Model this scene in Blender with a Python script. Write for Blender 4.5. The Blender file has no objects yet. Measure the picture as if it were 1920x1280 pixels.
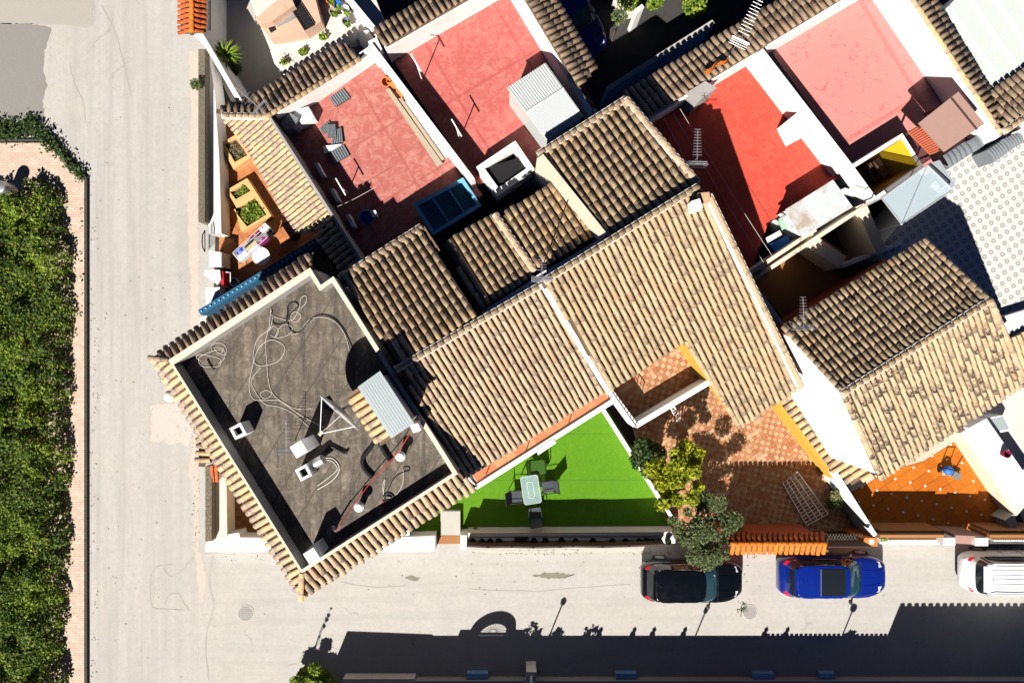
import bpy, bmesh, math, random
import numpy as np
from mathutils import Vector, Matrix
random.seed(7); rng = np.random.default_rng(7)
R = math.radians
SC = bpy.context.scene
COL = SC.collection
# ------------------------------------------------------------------ camera, sky, sun, exposure
F, H = 1320.0, 30.0            # focal length in photo pixels (1920 wide), flying height in metres
cam = bpy.data.cameras.new('camera'); cam.sensor_width = 36; cam.lens = 36*F/1920; cam.clip_end = 500
camo = bpy.data.objects.new('camera', cam); COL.objects.link(camo)
camo.location = (0, 0, H); camo.rotation_euler = (0, 0, 0); SC.camera = camo
SUN_EL = R(45); SHX, SHY = 0.378, 0.926     # plan direction in which shadows fall
w = bpy.data.worlds.new('World'); SC.world = w; w.use_nodes = True
wn = w.node_tree; bg = wn.nodes['Background']
sky = wn.nodes.new('ShaderNodeTexSky'); sky.sky_type = 'NISHITA'; sky.sun_disc = False
sky.sun_elevation = SUN_EL; sky.sun_rotation = math.atan2(-SHX, -SHY) % (2*math.pi)
sky.ozone_density = 8.0; sky.dust_density = 0.0; sky.air_density = 0.18; sky.altitude = 500
wn.links.new(sky.outputs[0], bg.inputs[0]); bg.inputs[1].default_value = 0.05
sl = bpy.data.lights.new('sun', 'SUN'); sl.energy = 5.0; sl.angle = R(0.5); sl.color = (1.0, 0.945, 0.86)
so = bpy.data.objects.new('sun', sl); COL.objects.link(so); so.location = (-10, -25, 25)
so.rotation_euler = Vector((SHX*math.cos(SUN_EL), SHY*math.cos(SUN_EL), -math.sin(SUN_EL))).to_track_quat('-Z', 'Y').to_euler()
SC.view_settings.view_transform = 'Standard'; SC.view_settings.look = 'None'
SC.view_settings.exposure = 0.78; SC.view_settings.gamma = 1.0
SC.cycles.max_bounces = 5; SC.cycles.diffuse_bounces = 1; SC.cycles.use_denoising = True

# ------------------------------------------------------------------ helpers
def P(px, py, z=0.0):
    k = (H - z)/F
    return Vector(((px-960)*k, (640-py)*k, z))
def PX(pts, z): return [P(x, y, z) for x, y in pts]
def XY(pts, z): return [(v.x, v.y) for v in PX(pts, z)]
WLOC = {}
def props(o, label=None, cat=None, group=None, kind=None):
    if label: o['label'] = label
    if cat: o['category'] = cat
    if group: o['group'] = group
    if kind: o['kind'] = kind
    return o
def thing(name, label, cat, loc, group=None):
    o = bpy.data.objects.new(name, None); COL.objects.link(o); o.empty_display_size = 0.3
    loc = Vector(loc); o.location = loc; WLOC[o.name] = loc
    return props(o, label, cat, group)
def wl(o): return WLOC.get(o.name, Vector((0, 0, 0)))
def link(name, me, wloc, parent=None):
    o = bpy.data.objects.new(name, me); COL.objects.link(o)
    wloc = Vector(wloc)
    if parent is not None:
        o.parent = parent; o.location = wloc - wl(parent)
    else: o.location = wloc
    WLOC[o.name] = wloc
    return o
def place(name, me, mat4, parent):
    o = bpy.data.objects.new(name, me); COL.objects.link(o); o.parent = parent
    o.matrix_basis = Matrix.Translation(-wl(parent)) @ mat4 if parent else mat4
    return o
def inside(pt, poly):
    x, y = pt[0], pt[1]; c = False; n = len(poly)
    for i in range(n):
        x1, y1 = poly[i][0], poly[i][1]; x2, y2 = poly[i-1][0], poly[i-1][1]
        if (y1 > y) != (y2 > y) and x < (x2-x1)*(y-y1)/(y2-y1)+x1: c = not c
    return c
def area(poly):
    return 0.5*sum(poly[i-1][0]*poly[i][1]-poly[i][0]*poly[i-1][1] for i in range(len(poly)))
def offset(poly, d):
    """outward offset of a polygon (xy), any winding"""
    n = len(poly); s = 1 if area(poly) > 0 else -1; out = []
    for i in range(n):
        p0, p1, p2 = Vector(poly[i-1][:2]), Vector(poly[i][:2]), Vector(poly[(i+1) % n][:2])
        e1 = (p1-p0).normalized(); e2 = (p2-p1).normalized()
        n1 = Vector((e1.y, -e1.x))*s; n2 = Vector((e2.y, -e2.x))*s
        b = (n1+n2); b = b/max(0.25, b.dot(n1)) if b.length > 1e-6 else n1
        out.append((p1.x+b.x*d, p1.y+b.y*d))
    return out
def offset_var(poly, ws):
    """like offset, with a width for each edge i -> i+1"""
    n = len(poly); s = 1 if area(poly) > 0 else -1; out = []
    for i in range(n):
        p0, p1, p2 = Vector(poly[i-1][:2]), Vector(poly[i][:2]), Vector(poly[(i+1) % n][:2])
        e1 = (p1-p0).normalized(); e2 = (p2-p1).normalized()
        n1 = Vector((e1.y, -e1.x))*s; n2 = Vector((e2.y, -e2.x))*s
        det = n1.x*n2.y-n1.y*n2.x; a, b = ws[i-1], ws[i]
        x, y = (a*n2.y-b*n1.y)/det, (n1.x*b-n2.x*a)/det; out.append((p1.x+x, p1.y+y))
    return out
def clip(sub, conv):
    """Sutherland-Hodgman clip of polygon sub with convex polygon conv"""
    s = 1 if area(conv) > 0 else -1; out = list(sub)
    for i in range(len(conv)):
        a, b = conv[i-1], conv[i]; inp = out; out = []
        f = lambda p: s*((b[0]-a[0])*(p[1]-a[1])-(b[1]-a[1])*(p[0]-a[0]))
        for j in range(len(inp)):
            p, q = inp[j-1], inp[j]; fp, fq = f(p), f(q)
            if (fp >= 0) != (fq >= 0):
                t = fp/(fp-fq); out.append((p[0]+(q[0]-p[0])*t, p[1]+(q[1]-p[1])*t))
            if fq >= 0: out.append(q)
        if not out: return []
    return out
class MB:
    def __init__(s): s.v = []; s.f = []
    def add(s, vs, fs):
        o = len(s.v); s.v += [tuple(v) for v in vs]; s.f += [tuple(i+o for i in f) for f in fs]; return s
    def prism(s, poly, z0, z1):
        n = len(poly)
        za = z0 if isinstance(z0, (list, tuple)) else [z0]*n
        zb = z1 if isinstance(z1, (list, tuple)) else [z1]*n
        vs = [(poly[i][0], poly[i][1], za[i]) for i in range(n)]+[(poly[i][0], poly[i][1], zb[i]) for i in range(n)]
        fs = [tuple(range(n-1, -1, -1)), tuple(range(n, 2*n))]+[(i, (i+1) % n, n+(i+1) % n, n+i) for i in range(n)]
        return s.add(vs, fs)
    def ring(s, outer, inner, z0, z1):
        n = len(outer); vs = []
        for p, z in ((outer, z0), (outer, z1), (inner, z1), (inner, z0)): vs += [(q[0], q[1], z) for q in p]
        fs = []
        for k in range(4):
            a, b = k*n, ((k+1) % 4)*n
            fs += [(a+i, a+(i+1) % n, b+(i+1) % n, b+i) for i in range(n)]
        return s.add(vs, fs)
    def box(s, c, size, rz=0.0, m=None):
        x, y, z = size[0]/2, size[1]/2, size[2]/2; ca, sa = math.cos(rz), math.sin(rz); vs = []
        for dz in (-z, z):
            for dx, dy in ((-x, -y), (x, -y), (x, y), (-x, y)):
                v = Vector((dx, dy, dz))
                if m is not None: v = m @ v
                vs.append((c[0]+v.x*ca-v.y*sa, c[1]+v.x*sa+v.y*ca, c[2]+v.z))
        return s.add(vs, [(3, 2, 1, 0), (4, 5, 6, 7), (0, 1, 5, 4), (1, 2, 6, 5), (2, 3, 7, 6), (3, 0, 4, 7)])
    def wall(s, a, b, t, z0, z1, ext=0.0):
        a, b = Vector(a[:2]), Vector(b[:2]); d = (b-a).normalized(); n = Vector((-d.y, d.x))*t/2
        a = a-d*ext; b = b+d*ext
        return s.prism([a+n, a-n, b-n, b+n], z0, z1)
    def tube(s, pts, r, n=6, closed=False):
        pts = [Vector(p) for p in pts]; m = len(pts); vs = []; fs = []; up = None
        for i in range(m):
            if closed: t = pts[(i+1) % m]-pts[i-1]
            else: t = pts[min(i+1, m-1)]-pts[max(i-1, 0)]
            t = t.normalized() if t.length > 1e-9 else Vector((0, 0, 1))
            if up is None: up = Vector((0, 0, 1)) if abs(t.z) < .9 else Vector((1, 0, 0))
            a = t.cross(up)
            if a.length < 1e-4: a = t.orthogonal()
            a.normalize(); b = a.cross(t).normalized(); up = b
            rr = r[i] if isinstance(r, (list, tuple)) else r
            vs += [pts[i]+a*math.cos(2*math.pi*k/n)*rr+b*math.sin(2*math.pi*k/n)*rr for k in range(n)]
        for i in range(m if closed else m-1):
            j = (i+1) % m
            fs += [(i*n+k, i*n+(k+1) % n, j*n+(k+1) % n, j*n+k) for k in range(n)]
        if not closed: fs += [tuple(range(n-1, -1, -1)), tuple((m-1)*n+k for k in range(n))]
        return s.add(vs, fs)
    def lathe(s, c, prof, n=20, m=None):
        vs = []; fs = []; k = len(prof)
        for r, z in prof:
            for i in range(n):
                a = 2*math.pi*i/n; v = Vector((r*math.cos(a), r*math.sin(a), z))
                if m is not None: v = m @ v
                vs.append(Vector(c)+v)
        for j in range(k-1):
            fs += [(j*n+i, j*n+(i+1) % n, (j+1)*n+(i+1) % n, (j+1)*n+i) for i in range(n)]
        fs += [tuple(range(n-1, -1, -1)), tuple((k-1)*n+i for i in range(n))]
        return s.add(vs, fs)
    def sheet(s, pts):
        return s.add(pts, [tuple(range(len(pts)))])
    def grid(s, fn, nu, nv):
        vs = [fn(i/nu, j/nv) for j in range(nv+1) for i in range(nu+1)]
        return s.add(vs, [(j*(nu+1)+i, j*(nu+1)+i+1, (j+1)*(nu+1)+i+1, (j+1)*(nu+1)+i) for j in range(nv) for i in range(nu)])
    def mesh(s, name, mat, org=(0, 0, 0), smooth=False, recalc=True):
        me = bpy.data.meshes.new(name)
        me.from_pydata([(v[0]-org[0], v[1]-org[1], v[2]-org[2]) for v in s.v], [], s.f)
        if recalc:
            bm = bmesh.new(); bm.from_mesh(me); bmesh.ops.recalc_face_normals(bm, faces=bm.faces); bm.to_mesh(me); bm.free()
        if smooth:
            me.polygons.foreach_set('use_smooth', [True]*len(me.polygons))
        if mat: me.materials.append(mat)
        return me
    def build(s, name, mat, parent=None, smooth=False, recalc=True, bevel=0.0, **pr):
        a = np.array(s.v); lo, hi = a.min(0), a.max(0)
        org = Vector(((lo[0]+hi[0])/2, (lo[1]+hi[1])/2, lo[2]))
        o = link(name, s.mesh(name, mat, org, smooth, recalc), org, parent)
        if smooth and smooth != 'all':
            md = o.modifiers.new('edges', 'EDGE_SPLIT'); md.split_angle = R(smooth if not isinstance(smooth, bool) else 40)
        if bevel:
            md = o.modifiers.new('bevel', 'BEVEL'); md.width = bevel; md.segments = 2; md.limit_method = 'ANGLE'
        return props(o, **pr)

# ------------------------------------------------------------------ materials
class N:
    def __init__(s, name, rough=.8, metal=0., spec=.3):
        s.m = bpy.data.materials.new(name); s.m.use_nodes = True; s.t = s.m.node_tree
        s.b = s.t.nodes['Principled BSDF']; s.b.inputs['Roughness'].default_value = rough
        s.b.inputs['Metallic'].default_value = metal; s.b.inputs['Specular IOR Level'].default_value = spec
        s.pos = s.t.nodes.new('ShaderNodeNewGeometry').outputs['Position']
    def n(s, ty, **kw):
        nd = s.t.nodes.new(ty)
        for k, v in kw.items(): setattr(nd, k, v)
        return nd
    def put(s, sock, v):
        if hasattr(v, 'links') or isinstance(v, bpy.types.NodeSocket): s.t.links.new(v, sock)
        else:
            if isinstance(v, (tuple, list)) and len(v) == 3 and sock.type == 'RGBA': v = (*v, 1)
            sock.default_value = v
    def noise(s, scale, detail=4, rough=.6, vec=None, dist=0.):
        nd = s.n('ShaderNodeTexNoise'); s.put(nd.inputs['Vector'], vec or s.pos)
        nd.inputs['Scale'].default_value = scale; nd.inputs['Detail'].default_value = detail
        nd.inputs['Roughness'].default_value = rough; nd.inputs['Distortion'].default_value = dist
        return nd.outputs['Fac']
    def vor(s, scale, feature='F1', vec=None, out='Distance'):
        nd = s.n('ShaderNodeTexVoronoi', feature=feature); s.put(nd.inputs['Vector'], vec or s.pos)
        nd.inputs['Scale'].default_value = scale; return nd.outputs[out]
    def ramp(s, fac, stops, interp='LINEAR'):
        nd = s.n('ShaderNodeValToRGB'); cr = nd.color_ramp; cr.interpolation = interp
        while len(cr.elements) < len(stops): cr.elements.new(.5)
        for e, (p, c) in zip(cr.elements, stops):
            e.position = p; e.color = (c, c, c, 1) if isinstance(c, (int, float)) else (*c, 1)
        s.put(nd.inputs[0], fac); return nd.outputs[0]
    def mix(s, fac, a, b, mode='MIX'):
        nd = s.n('ShaderNodeMix', data_type='RGBA', blend_type=mode)
        s.put(nd.inputs[0], fac); s.put(nd.inputs[6], a); s.put(nd.inputs[7], b); return nd.outputs[2]
    def math(s, op, a, b=0.):
        nd = s.n('ShaderNodeMath', operation=op); s.put(nd.inputs[0], a); s.put(nd.inputs[1], b); return nd.outputs[0]
    def map(s, scale=(1, 1, 1), rot=0., vec=None):
        nd = s.n('ShaderNodeMapping'); s.put(nd.inputs[0], vec or s.pos)
        nd.inputs['Rotation'].default_value = (0, 0, rot); nd.inputs['Scale'].default_value = scale; return nd.outputs[0]
    def rnd(s):
        a = s.n('ShaderNodeObjectInfo').outputs['Random']; b = s.n('ShaderNodeNewGeometry').outputs['Random Per Island']
        return s.math('FRACT', s.math('ADD', s.math('MULTIPLY', a, 3.17), s.math('MULTIPLY', b, 7.31)))
    def col(s, v): s.put(s.b.inputs['Base Color'], v); return s
    def bump(s, h, strength=.3, dist=.02):
        nd = s.n('ShaderNodeBump'); nd.inputs['Strength'].default_value = strength; nd.inputs['Distance'].default_value = dist
        s.put(nd.inputs['Height'], h); s.t.links.new(nd.outputs[0], s.b.inputs['Normal']); return s
def soft(name, c, var=.12, scale=6., rough=.8, metal=0., spec=.3, bump=0.15, dirt=0., dcol=(.25, .2, .15)):
    n = N(name, rough, metal, spec)
    k = lambda f: tuple(min(1, max(0, x*f)) for x in c)
    base = n.mix(n.noise(scale, 5, .65), k(1-var), k(1+var))
    if dirt: base = n.mix(n.math('MULTIPLY', n.ramp(n.noise(scale*.35, 6, .7, dist=.6), [(.5, 0.), (.72, 1.)]), dirt), base, dcol)
    n.col(base)
    if bump: n.bump(n.noise(scale*9, 3), bump, .01)
    return n.m
def tile_mat(name, c1, c2, dark, amt=.8, thr=.45, rough=.85):
    """each tile its own shade, many with a fired smudge towards the lower end ('along' runs 0..1 down the tile)"""
    n = N(name, rough); at = n.n('ShaderNodeAttribute', attribute_name='along').outputs['Fac']
    r1 = n.rnd(); r2 = n.math('FRACT', n.math('MULTIPLY', r1, 17.3)); r3 = n.math('FRACT', n.math('MULTIPLY', r1, 43.7))
    base = n.mix(r1, c1, c2)
    base = n.mix(n.ramp(r3, [(.80, 0.), (.9, .6)]), base, (c1[0]*.95, c1[1]*.72, c1[2]*.6))
    base = n.mix(n.math('MULTIPLY', n.noise(7, 3), .35), base, tuple(min(1, x*1.2) for x in c1))
    sm = n.math('ADD', n.math('MULTIPLY', at, .75), n.math('MULTIPLY', n.math('SUBTRACT', n.noise(11, 3, .6), .5), 1.9))
    base = n.mix(n.math('MULTIPLY', n.math('MULTIPLY', n.ramp(sm, [(.2, 0.), (.75, 1.)]), n.ramp(r2, [(thr, 0.), (thr+.4, 1.)])), amt), base, dark)
    base = n.mix(n.ramp(n.noise(.9, 6, .7), [(.5, 0.), (.72, .35)]), base, tuple(x*.55 for x in c2))
    base = n.mix(n.ramp(n.noise(55, 3, .7), [(.5, 0.), (.8, .35)]), base, dark)
    n.col(base).bump(n.noise(45, 4, .7), .35, .012)
    return n.m
M = {}
M['tile'] = tile_mat('sand_tile', (.475, .355, .215), (.40, .29, .175), (.15, .115, .09), .8)
M['tile_pale'] = tile_mat('pale_tile', (.48, .37, .24), (.41, .295, .195), (.17, .13, .115), .8)
M['tile_flash'] = tile_mat('flashed_tile', (.50, .385, .235), (.44, .33, .21), (.035, .026, .028), 1., .38)
M['tile_brown'] = tile_mat('brown_tile', (.40, .295, .20), (.30, .215, .145), (.09, .07, .055), .8)
M['tile_gold'] = tile_mat('gold_tile', (.56, .41, .225), (.49, .35, .19), (.22, .165, .16), .85, .3)
M['tile_soft'] = tile_mat('mottled_gold_tile', (.57, .425, .235), (.52, .38, .21), (.27, .205, .195), 1., .12)
M['tile_red'] = tile_mat('red_tile', (.56, .13, .035), (.46, .095, .03), (.2, .04, .02), .35)
M['tile_orange'] = tile_mat('orange_tile', (.62, .19, .02), (.55, .14, .014), (.3, .06, .02), .35)
M['channel'] = soft('channel_tile', (.15, .10, .065), .3, 8, .9)
M['mortar'] = soft('mortar', (.66, .60, .53), .15, 10, .9, dirt=.4)
M['white'] = soft('white_render', (.78, .77, .75), .06, 3, .85, dirt=.4, dcol=(.50, .46, .41))
M['cream'] = soft('cream_render', (.72, .61, .47), .1, 4, .85, dirt=.3, dcol=(.45, .34, .22))
M['yellow'] = soft('yellow_render', (.60, .335, .05), .08, 4, .85, dirt=.2, dcol=(.45, .22, .03))
M['bright_yellow'] = soft('bright_yellow_render', (.78, .50, .02), .06, 4, .8)
M['grey_wall'] = soft('grey_render', (.33, .32, .31), .15, 5, .9, dirt=.3)
M['conc'] = soft('concrete', (.43, .41, .38), .1, 2.5, .9, dirt=.25, dcol=(.3, .27, .23))
M['conc_pale'] = soft('pale_concrete', (.60, .55, .51), .08, 2.5, .9, dirt=.25, dcol=(.42, .36, .31))
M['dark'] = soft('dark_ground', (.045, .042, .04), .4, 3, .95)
M['soil'] = soft('soil', (.10, .075, .05), .5, 14, .95, bump=.5)
M['wood'] = soft('weathered_wood', (.36, .30, .22), .25, 10, .9)
M['darkwood'] = soft('dark_wood', (.07, .04, .03), .3, 10, .8)
M['black'] = soft('black_plastic', (.018, .018, .02), .2, 8, .5)
M['blackmat'] = soft('matt_black', (.012, .012, .013), .2, 8, .9)
M['steel'] = soft('galvanised_steel', (.55, .57, .58), .12, 12, .4, .8)
M['alu'] = soft('aluminium', (.78, .79, .8), .05, 12, .35, .6)
M['paintwhite'] = soft('white_paint', (.82, .82, .81), .03, 5, .45, bump=0)
M['ivory'] = soft('ivory_plastic', (.72, .68, .58), .05, 5, .5, bump=0)
M['cable_w'] = soft('white_cable', (.60, .56, .50), .1, 9, .6, bump=0)
M['rope_red'] = soft('red_rope', (.42, .025, .03), .2, 9, .8, bump=0)
M['tarp_blue'] = soft('blue_tarpaulin', (.03, .16, .55), .15, 4, .5)
M['terracotta'] = soft('terracotta', (.60, .18, .04), .15, 10, .75)
M['planter'] = soft('planter_render', (.66, .38, .16), .08, 6, .85)
M['greysheet'] = soft('grey_sheet', (.38, .43, .46), .07, 6, .5, .25)
M['sheetwhite'] = soft('white_sheet_metal', (.55, .60, .585), .04, 5, .4, .1)
M['brownsheet'] = soft('brown_sheet', (.36, .225, .19), .06, 4, .6)
M['louver'] = soft('rust_louver', (.36, .085, .04), .1, 6, .6)
M['fabric_grey'] = soft('grey_fabric', (.16, .18, .20), .15, 9, .9)
M['fabric_dark'] = soft('dark_mesh_fabric', (.055, .062, .075), .2, 9, .8)
M['glass_blue'] = None
M['green_glass'] = soft('green_plastic', (.28, .42, .33), .1, 8, .4)
M['bbq'] = soft('bbq_render', (.55, .37, .27), .1, 6, .85, dirt=.3)
def glassy(name, c, rough=.05, spec=.6):
    n = N(name, rough, 0, spec); n.col(c); return n.m
n = N('blue_roof_glass', .08, 0, .6); n.col(n.mix(n.noise(2, 4), (.02, .07, .11), (.03, .10, .15))); M['glass_blue'] = n.m
M['glass_dark'] = glassy('dark_glass', (.012, .016, .02), .04, .7)
M['glass_teal'] = glassy('teal_glass', (.02, .07, .09), .04, .7)
M['red_lens'] = glassy('red_lens', (.5, .015, .03), .15)
M['clear_lens'] = glassy('clear_lens', (.6, .62, .65), .1)
M['rubber'] = soft('rubber', (.02, .02, .02), .2, 20, .85)
def carpaint(name, c, c2=None):
    n = N(name, .28, .0, .35); n.col(n.mix(n.noise(1.6, 3), c, tuple(x*.92 for x in c)))
    n.b.inputs['Coat Weight'].default_value = .7; n.b.inputs['Coat Roughness'].default_value = .06
    n.put(n.b.inputs['Roughness'], n.ramp(n.noise(3, 5, .7), [(.3, .12), (.7, .26)])); return n.m
M['car_black'] = carpaint('black_car_paint', (.003, .004, .006))
M['car_blue'] = carpaint('blue_car_paint', (.004, .018, .20))
M['car_white'] = carpaint('white_car_paint', (.74, .76, .78))
# translucent sheet
n = N('clear_polycarbonate', .15, 0, .5); n.col((.55, .68, .75)); n.b.inputs['Alpha'].default_value = .55; M['poly'] = n.m
n = N('table_glass', .08, 0, .6); n.col((.30, .46, .44)); n.b.inputs['Alpha'].default_value = .62; M['table_glass'] = n.m
# street
n = N('street', .92)
c = n.mix(n.noise(.35, 5, .6), (.50, .485, .458), (.44, .428, .41))
c = n.mix(n.ramp(n.noise(.9, 7, .72, dist=.9), [(.45, 0.), (.72, .5)]), c, (.37, .355, .335))
st = n.noise(1.0, 6, .7, n.map((2.6, .09, 1), R(4))); st2 = n.noise(1.0, 6, .7, n.map((.12, 2.4, 1)))
sxs = n.n('ShaderNodeSeparateXYZ'); n.put(sxs.inputs[0], n.pos)
side = n.ramp(n.math('ADD', n.math('MULTIPLY', sxs.outputs[0], .2), 3.2), [(.0, 0.), (1., 1.)])
c = n.mix(n.math('MULTIPLY', n.ramp(st, [(.44, 0.), (.62, .8)]), n.math('SUBTRACT', 1., side)), c, (.37, .36, .34))
c = n.mix(n.math('MULTIPLY', n.ramp(st2, [(.46, 0.), (.66, .6)]), side), c, (.38, .37, .345))
br2 = n.noise(22, 4, .8, n.map((1, 2.4, 1)))
c = n.mix(n.math('MULTIPLY', n.ramp(br2, [(.5, 0.), (.62, .6)]), n.ramp(n.noise(.45, 3, .6, n.map((1., .3, 1))), [(.5, 0.), (.6, 1.)])), c, (.33, .315, .295))
c = n.mix(n.ramp(n.noise(.22, 3), [(.55, 0.), (.75, .4)]), c, (.53, .475, .42))
c = n.mix(n.ramp(n.noise(5, 7, .8, dist=.4), [(.45, 0.), (.72, .55)]), c, (.33, .315, .29))
c = n.mix(n.ramp(n.noise(14, 5, .75), [(.52, 0.), (.75, .5)]), c, (.52, .50, .465))
c = n.mix(n.ramp(n.noise(60, 3, .7), [(.3, .45), (.6, 0.)]), c, (.25, .235, .215))
c = n.mix(n.ramp(n.noise(60, 3, .7), [(.6, 0.), (.8, .5)]), c, (.58, .54, .48))
wv = n.n('ShaderNodeVectorMath', operation='ADD')
nd = n.n('ShaderNodeTexNoise'); nd.inputs['Scale'].default_value = 1.1; nd.inputs['Detail'].default_value = 5; n.put(nd.inputs['Vector'], n.pos)
n.put(wv.inputs[0], n.pos); n.put(wv.inputs[1], nd.outputs['Color'])
ck = n.ramp(n.vor(.22, 'DISTANCE_TO_EDGE', wv.outputs[0]), [(.0, 1.), (.006, 0.)])
ck = n.math('MULTIPLY', ck, n.ramp(n.noise(.5, 2), [(.58, 0.), (.68, .5)]))
c = n.mix(ck, c, (.17, .155, .14))
sp = n.ramp(n.vor(1.4), [(.035, .8), (.06, 0.)])
c = n.mix(n.math('MULTIPLY', sp, n.ramp(n.noise(1.3, 2), [(.52, 0.), (.6, 1.)])), c, (.16, .145, .13))
n.col(c).bump(n.noise(40, 5, .7), .35, .015); M['street'] = n.m
M['asphalt'] = soft('worn_asphalt', (.23, .22, .205), .14, 30, .95, bump=.4, dirt=.5, dcol=(.29, .275, .255))
M['asphalt_pale'] = soft('pale_asphalt', (.36, .34, .305), .1, 30, .95, bump=.4, dirt=.4, dcol=(.28, .26, .235))
M['dust'] = soft('reddish_dust', (.49, .425, .37), .10, 5, .95, dirt=.9, dcol=(.44, .415, .385))
M['oil'] = soft('oil_stain', (.20, .19, .15), .3, 6, .9)
M['kerb'] = soft('dark_kerb', (.06, .055, .05), .4, 5, .9)
# red roof coating
def redroof(name, c, c2, light, grid=0., gc=None, th=(.46, .60, .7)):
    n = N(name, .8)
    b = n.mix(n.noise(1.2, 6, .7, dist=.5), c, c2)
    b = n.mix(n.ramp(n.noise(2.6, 8, .75, dist=1.2), [(th[0], 0.), (th[1], th[2])]), b, light)
    b = n.mix(n.ramp(n.noise(35, 4, .7), [(.5, 0.), (.75, .3)]), b, c2)
    if grid:
        br = n.n('ShaderNodeTexBrick'); br.offset = 0.
        n.put(br.inputs['Vector'], n.map((1, 1, 1), R(-31))); br.inputs['Scale'].default_value = grid
        br.inputs['Mortar Size'].default_value = .02; br.inputs['Brick Width'].default_value = 1; br.inputs['Row Height'].default_value = 1
        br.inputs['Color1'].default_value = (0, 0, 0, 1); br.inputs['Color2'].default_value = (0, 0, 0, 1); br.inputs['Mortar'].default_value = (1, 1, 1, 1)
        b = n.mix(n.math('MULTIPLY', br.outputs['Color'], .5), b, gc)
    n.col(b).bump(n.noise(30, 4), .3, .012); return n.m
M['red_a'] = redroof('red_coating_a', (.42, .135, .115), (.33, .085, .075), (.50, .24, .195), .42, (.30, .07, .06))
M['red_b'] = redroof('red_coating_b', (.48, .125, .11), (.40, .08, .075), (.53, .20, .16), .33, (.36, .06, .06))
M['red_d'] = redroof('red_tile_d', (.60, .07, .042), (.50, .052, .034), (.62, .10, .065), 4.5, (.45, .05, .03))
M['red_e'] = redroof('pink_coating_e', (.57, .235, .215), (.52, .195, .18), (.47, .11, .105), .22, (.42, .12, .11), (.57, .61, .75))
# grey membrane
n = N('grey_membrane', .85)
c = n.mix(n.noise(.9, 6, .7, dist=.6), (.10, .085, .066), (.155, .13, .102))
c = n.mix(n.ramp(n.noise(2.2, 7, .75, dist=1.0), [(.47, 0.), (.68, .9)]), c, (.29, .245, .20))
c = n.mix(n.ramp(n.noise(1.0, 6, .7, n.map((3.2, .4, 1), R(32))), [(.42, 0.), (.62, .85)]), c, (.055, .047, .04))
c = n.mix(n.ramp(n.noise(8, 6, .8), [(.5, 0.), (.75, .6)]), c, (.26, .22, .18))
c = n.mix(n.ramp(n.noise(30, 4, .7), [(.5, 0.), (.75, .4)]), c, (.06, .05, .04))
wav = n.n('ShaderNodeTexWave', wave_type='BANDS', bands_direction='X'); n.put(wav.inputs[0], n.map((1, 1, 1), R(32))); wav.inputs['Scale'].default_value = .315
wav.inputs['Distortion'].default_value = .12
c = n.mix(n.ramp(wav.outputs['Fac'], [(.0, .75), (.015, 0.)]), c, (.07, .062, .054))
n.col(c).bump(n.noise(20, 5), .4, .02); M['membrane'] = n.m
# grass carpet
n = N('artificial_grass', .8)
c = n.mix(n.noise(1.0, 5, .7), (.105, .29, .003), (.075, .22, .003))
c = n.mix(n.ramp(n.noise(7, 5, .75), [(.35, .0), (.7, .6)]), c, (.15, .34, .006))
c = n.mix(n.ramp(n.noise(16, 4, .7, n.map((1, 2.2, 1))), [(.5, .0), (.7, .55)]), c, (.05, .165, .003))
c = n.mix(n.ramp(n.noise(50, 4, .7), [(.35, .5), (.6, 0.)]), c, (.045, .16, .003))
br = n.n('ShaderNodeTexBrick'); n.put(br.inputs['Vector'], n.pos); br.inputs['Scale'].default_value = 1; br.inputs['Row Height'].default_value = 1.96; br.inputs['Brick Width'].default_value = 30
br.inputs['Mortar Size'].default_value = .016
for k, v in (('Color1', 0), ('Color2', 0), ('Mortar', 1)): br.inputs[k].default_value = (v, v, v, 1)
c = n.mix(n.math('MULTIPLY', br.outputs['Color'], .6), c, (.05, .15, .01))
n.col(c).bump(n.noise(70, 3), .8, .03); M['lawn'] = n.m
# island-random floor pieces
def piece_mat(name, cols, rough=.7, spec=.3, dirt=.15):
    n = N(name, rough, 0, spec); st = [(i/len(cols), c) for i, c in enumerate(cols)]
    b = n.ramp(n.rnd(), st, 'CONSTANT'); b = n.mix(n.math('MULTIPLY', n.noise(7, 5, .7), dirt*2), b, tuple(x*.55 for x in cols[0]))
    n.col(b).bump(n.noise(40, 3), .25, .01); return n.m
M['paver'] = piece_mat('paver', [(.58, .45, .36), (.55, .41, .325), (.60, .50, .415), (.56, .40, .315), (.59, .47, .375), (.54, .43, .345)], .9, dirt=.1)
M['patio_b'] = piece_mat('patio_brick_dark', [(.38, .155, .07), (.35, .135, .06), (.42, .18, .085)], .8)
M['patio'] = piece_mat('patio_brick', [(.48, .29, .165), (.52, .34, .20), (.45, .25, .13)], .8)
M['orange_floor'] = piece_mat('orange_floor_tile', [(.49, .135, .012), (.53, .15, .014), (.45, .115, .010), (.51, .14, .012)], .55, .2, .15)
M['terra_floor'] = piece_mat('terracotta_floor_tile', [(.46, .175, .065), (.50, .20, .075), (.43, .155, .055)], .6)
M['brown_floor'] = piece_mat('brown_floor_tile', [(.33, .15, .055), (.37, .17, .06), (.28, .12, .045), (.40, .19, .08)], .7)
M['balc_floor'] = piece_mat('balcony_tile', [(.56, .20, .09), (.60, .17, .07), (.55, .25, .12)], .7)
n = N('ring_print_tile', .4, 0, .4)
oc = n.n('ShaderNodeTexCoord').outputs['Object']
sx = n.n('ShaderNodeSeparateXYZ'); n.put(sx.inputs[0], oc)
d2 = n.math('ADD', n.math('MULTIPLY', sx.outputs[0], sx.outputs[0]), n.math('MULTIPLY', sx.outputs[1], sx.outputs[1]))
dd = n.math('SQRT', d2)
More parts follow.
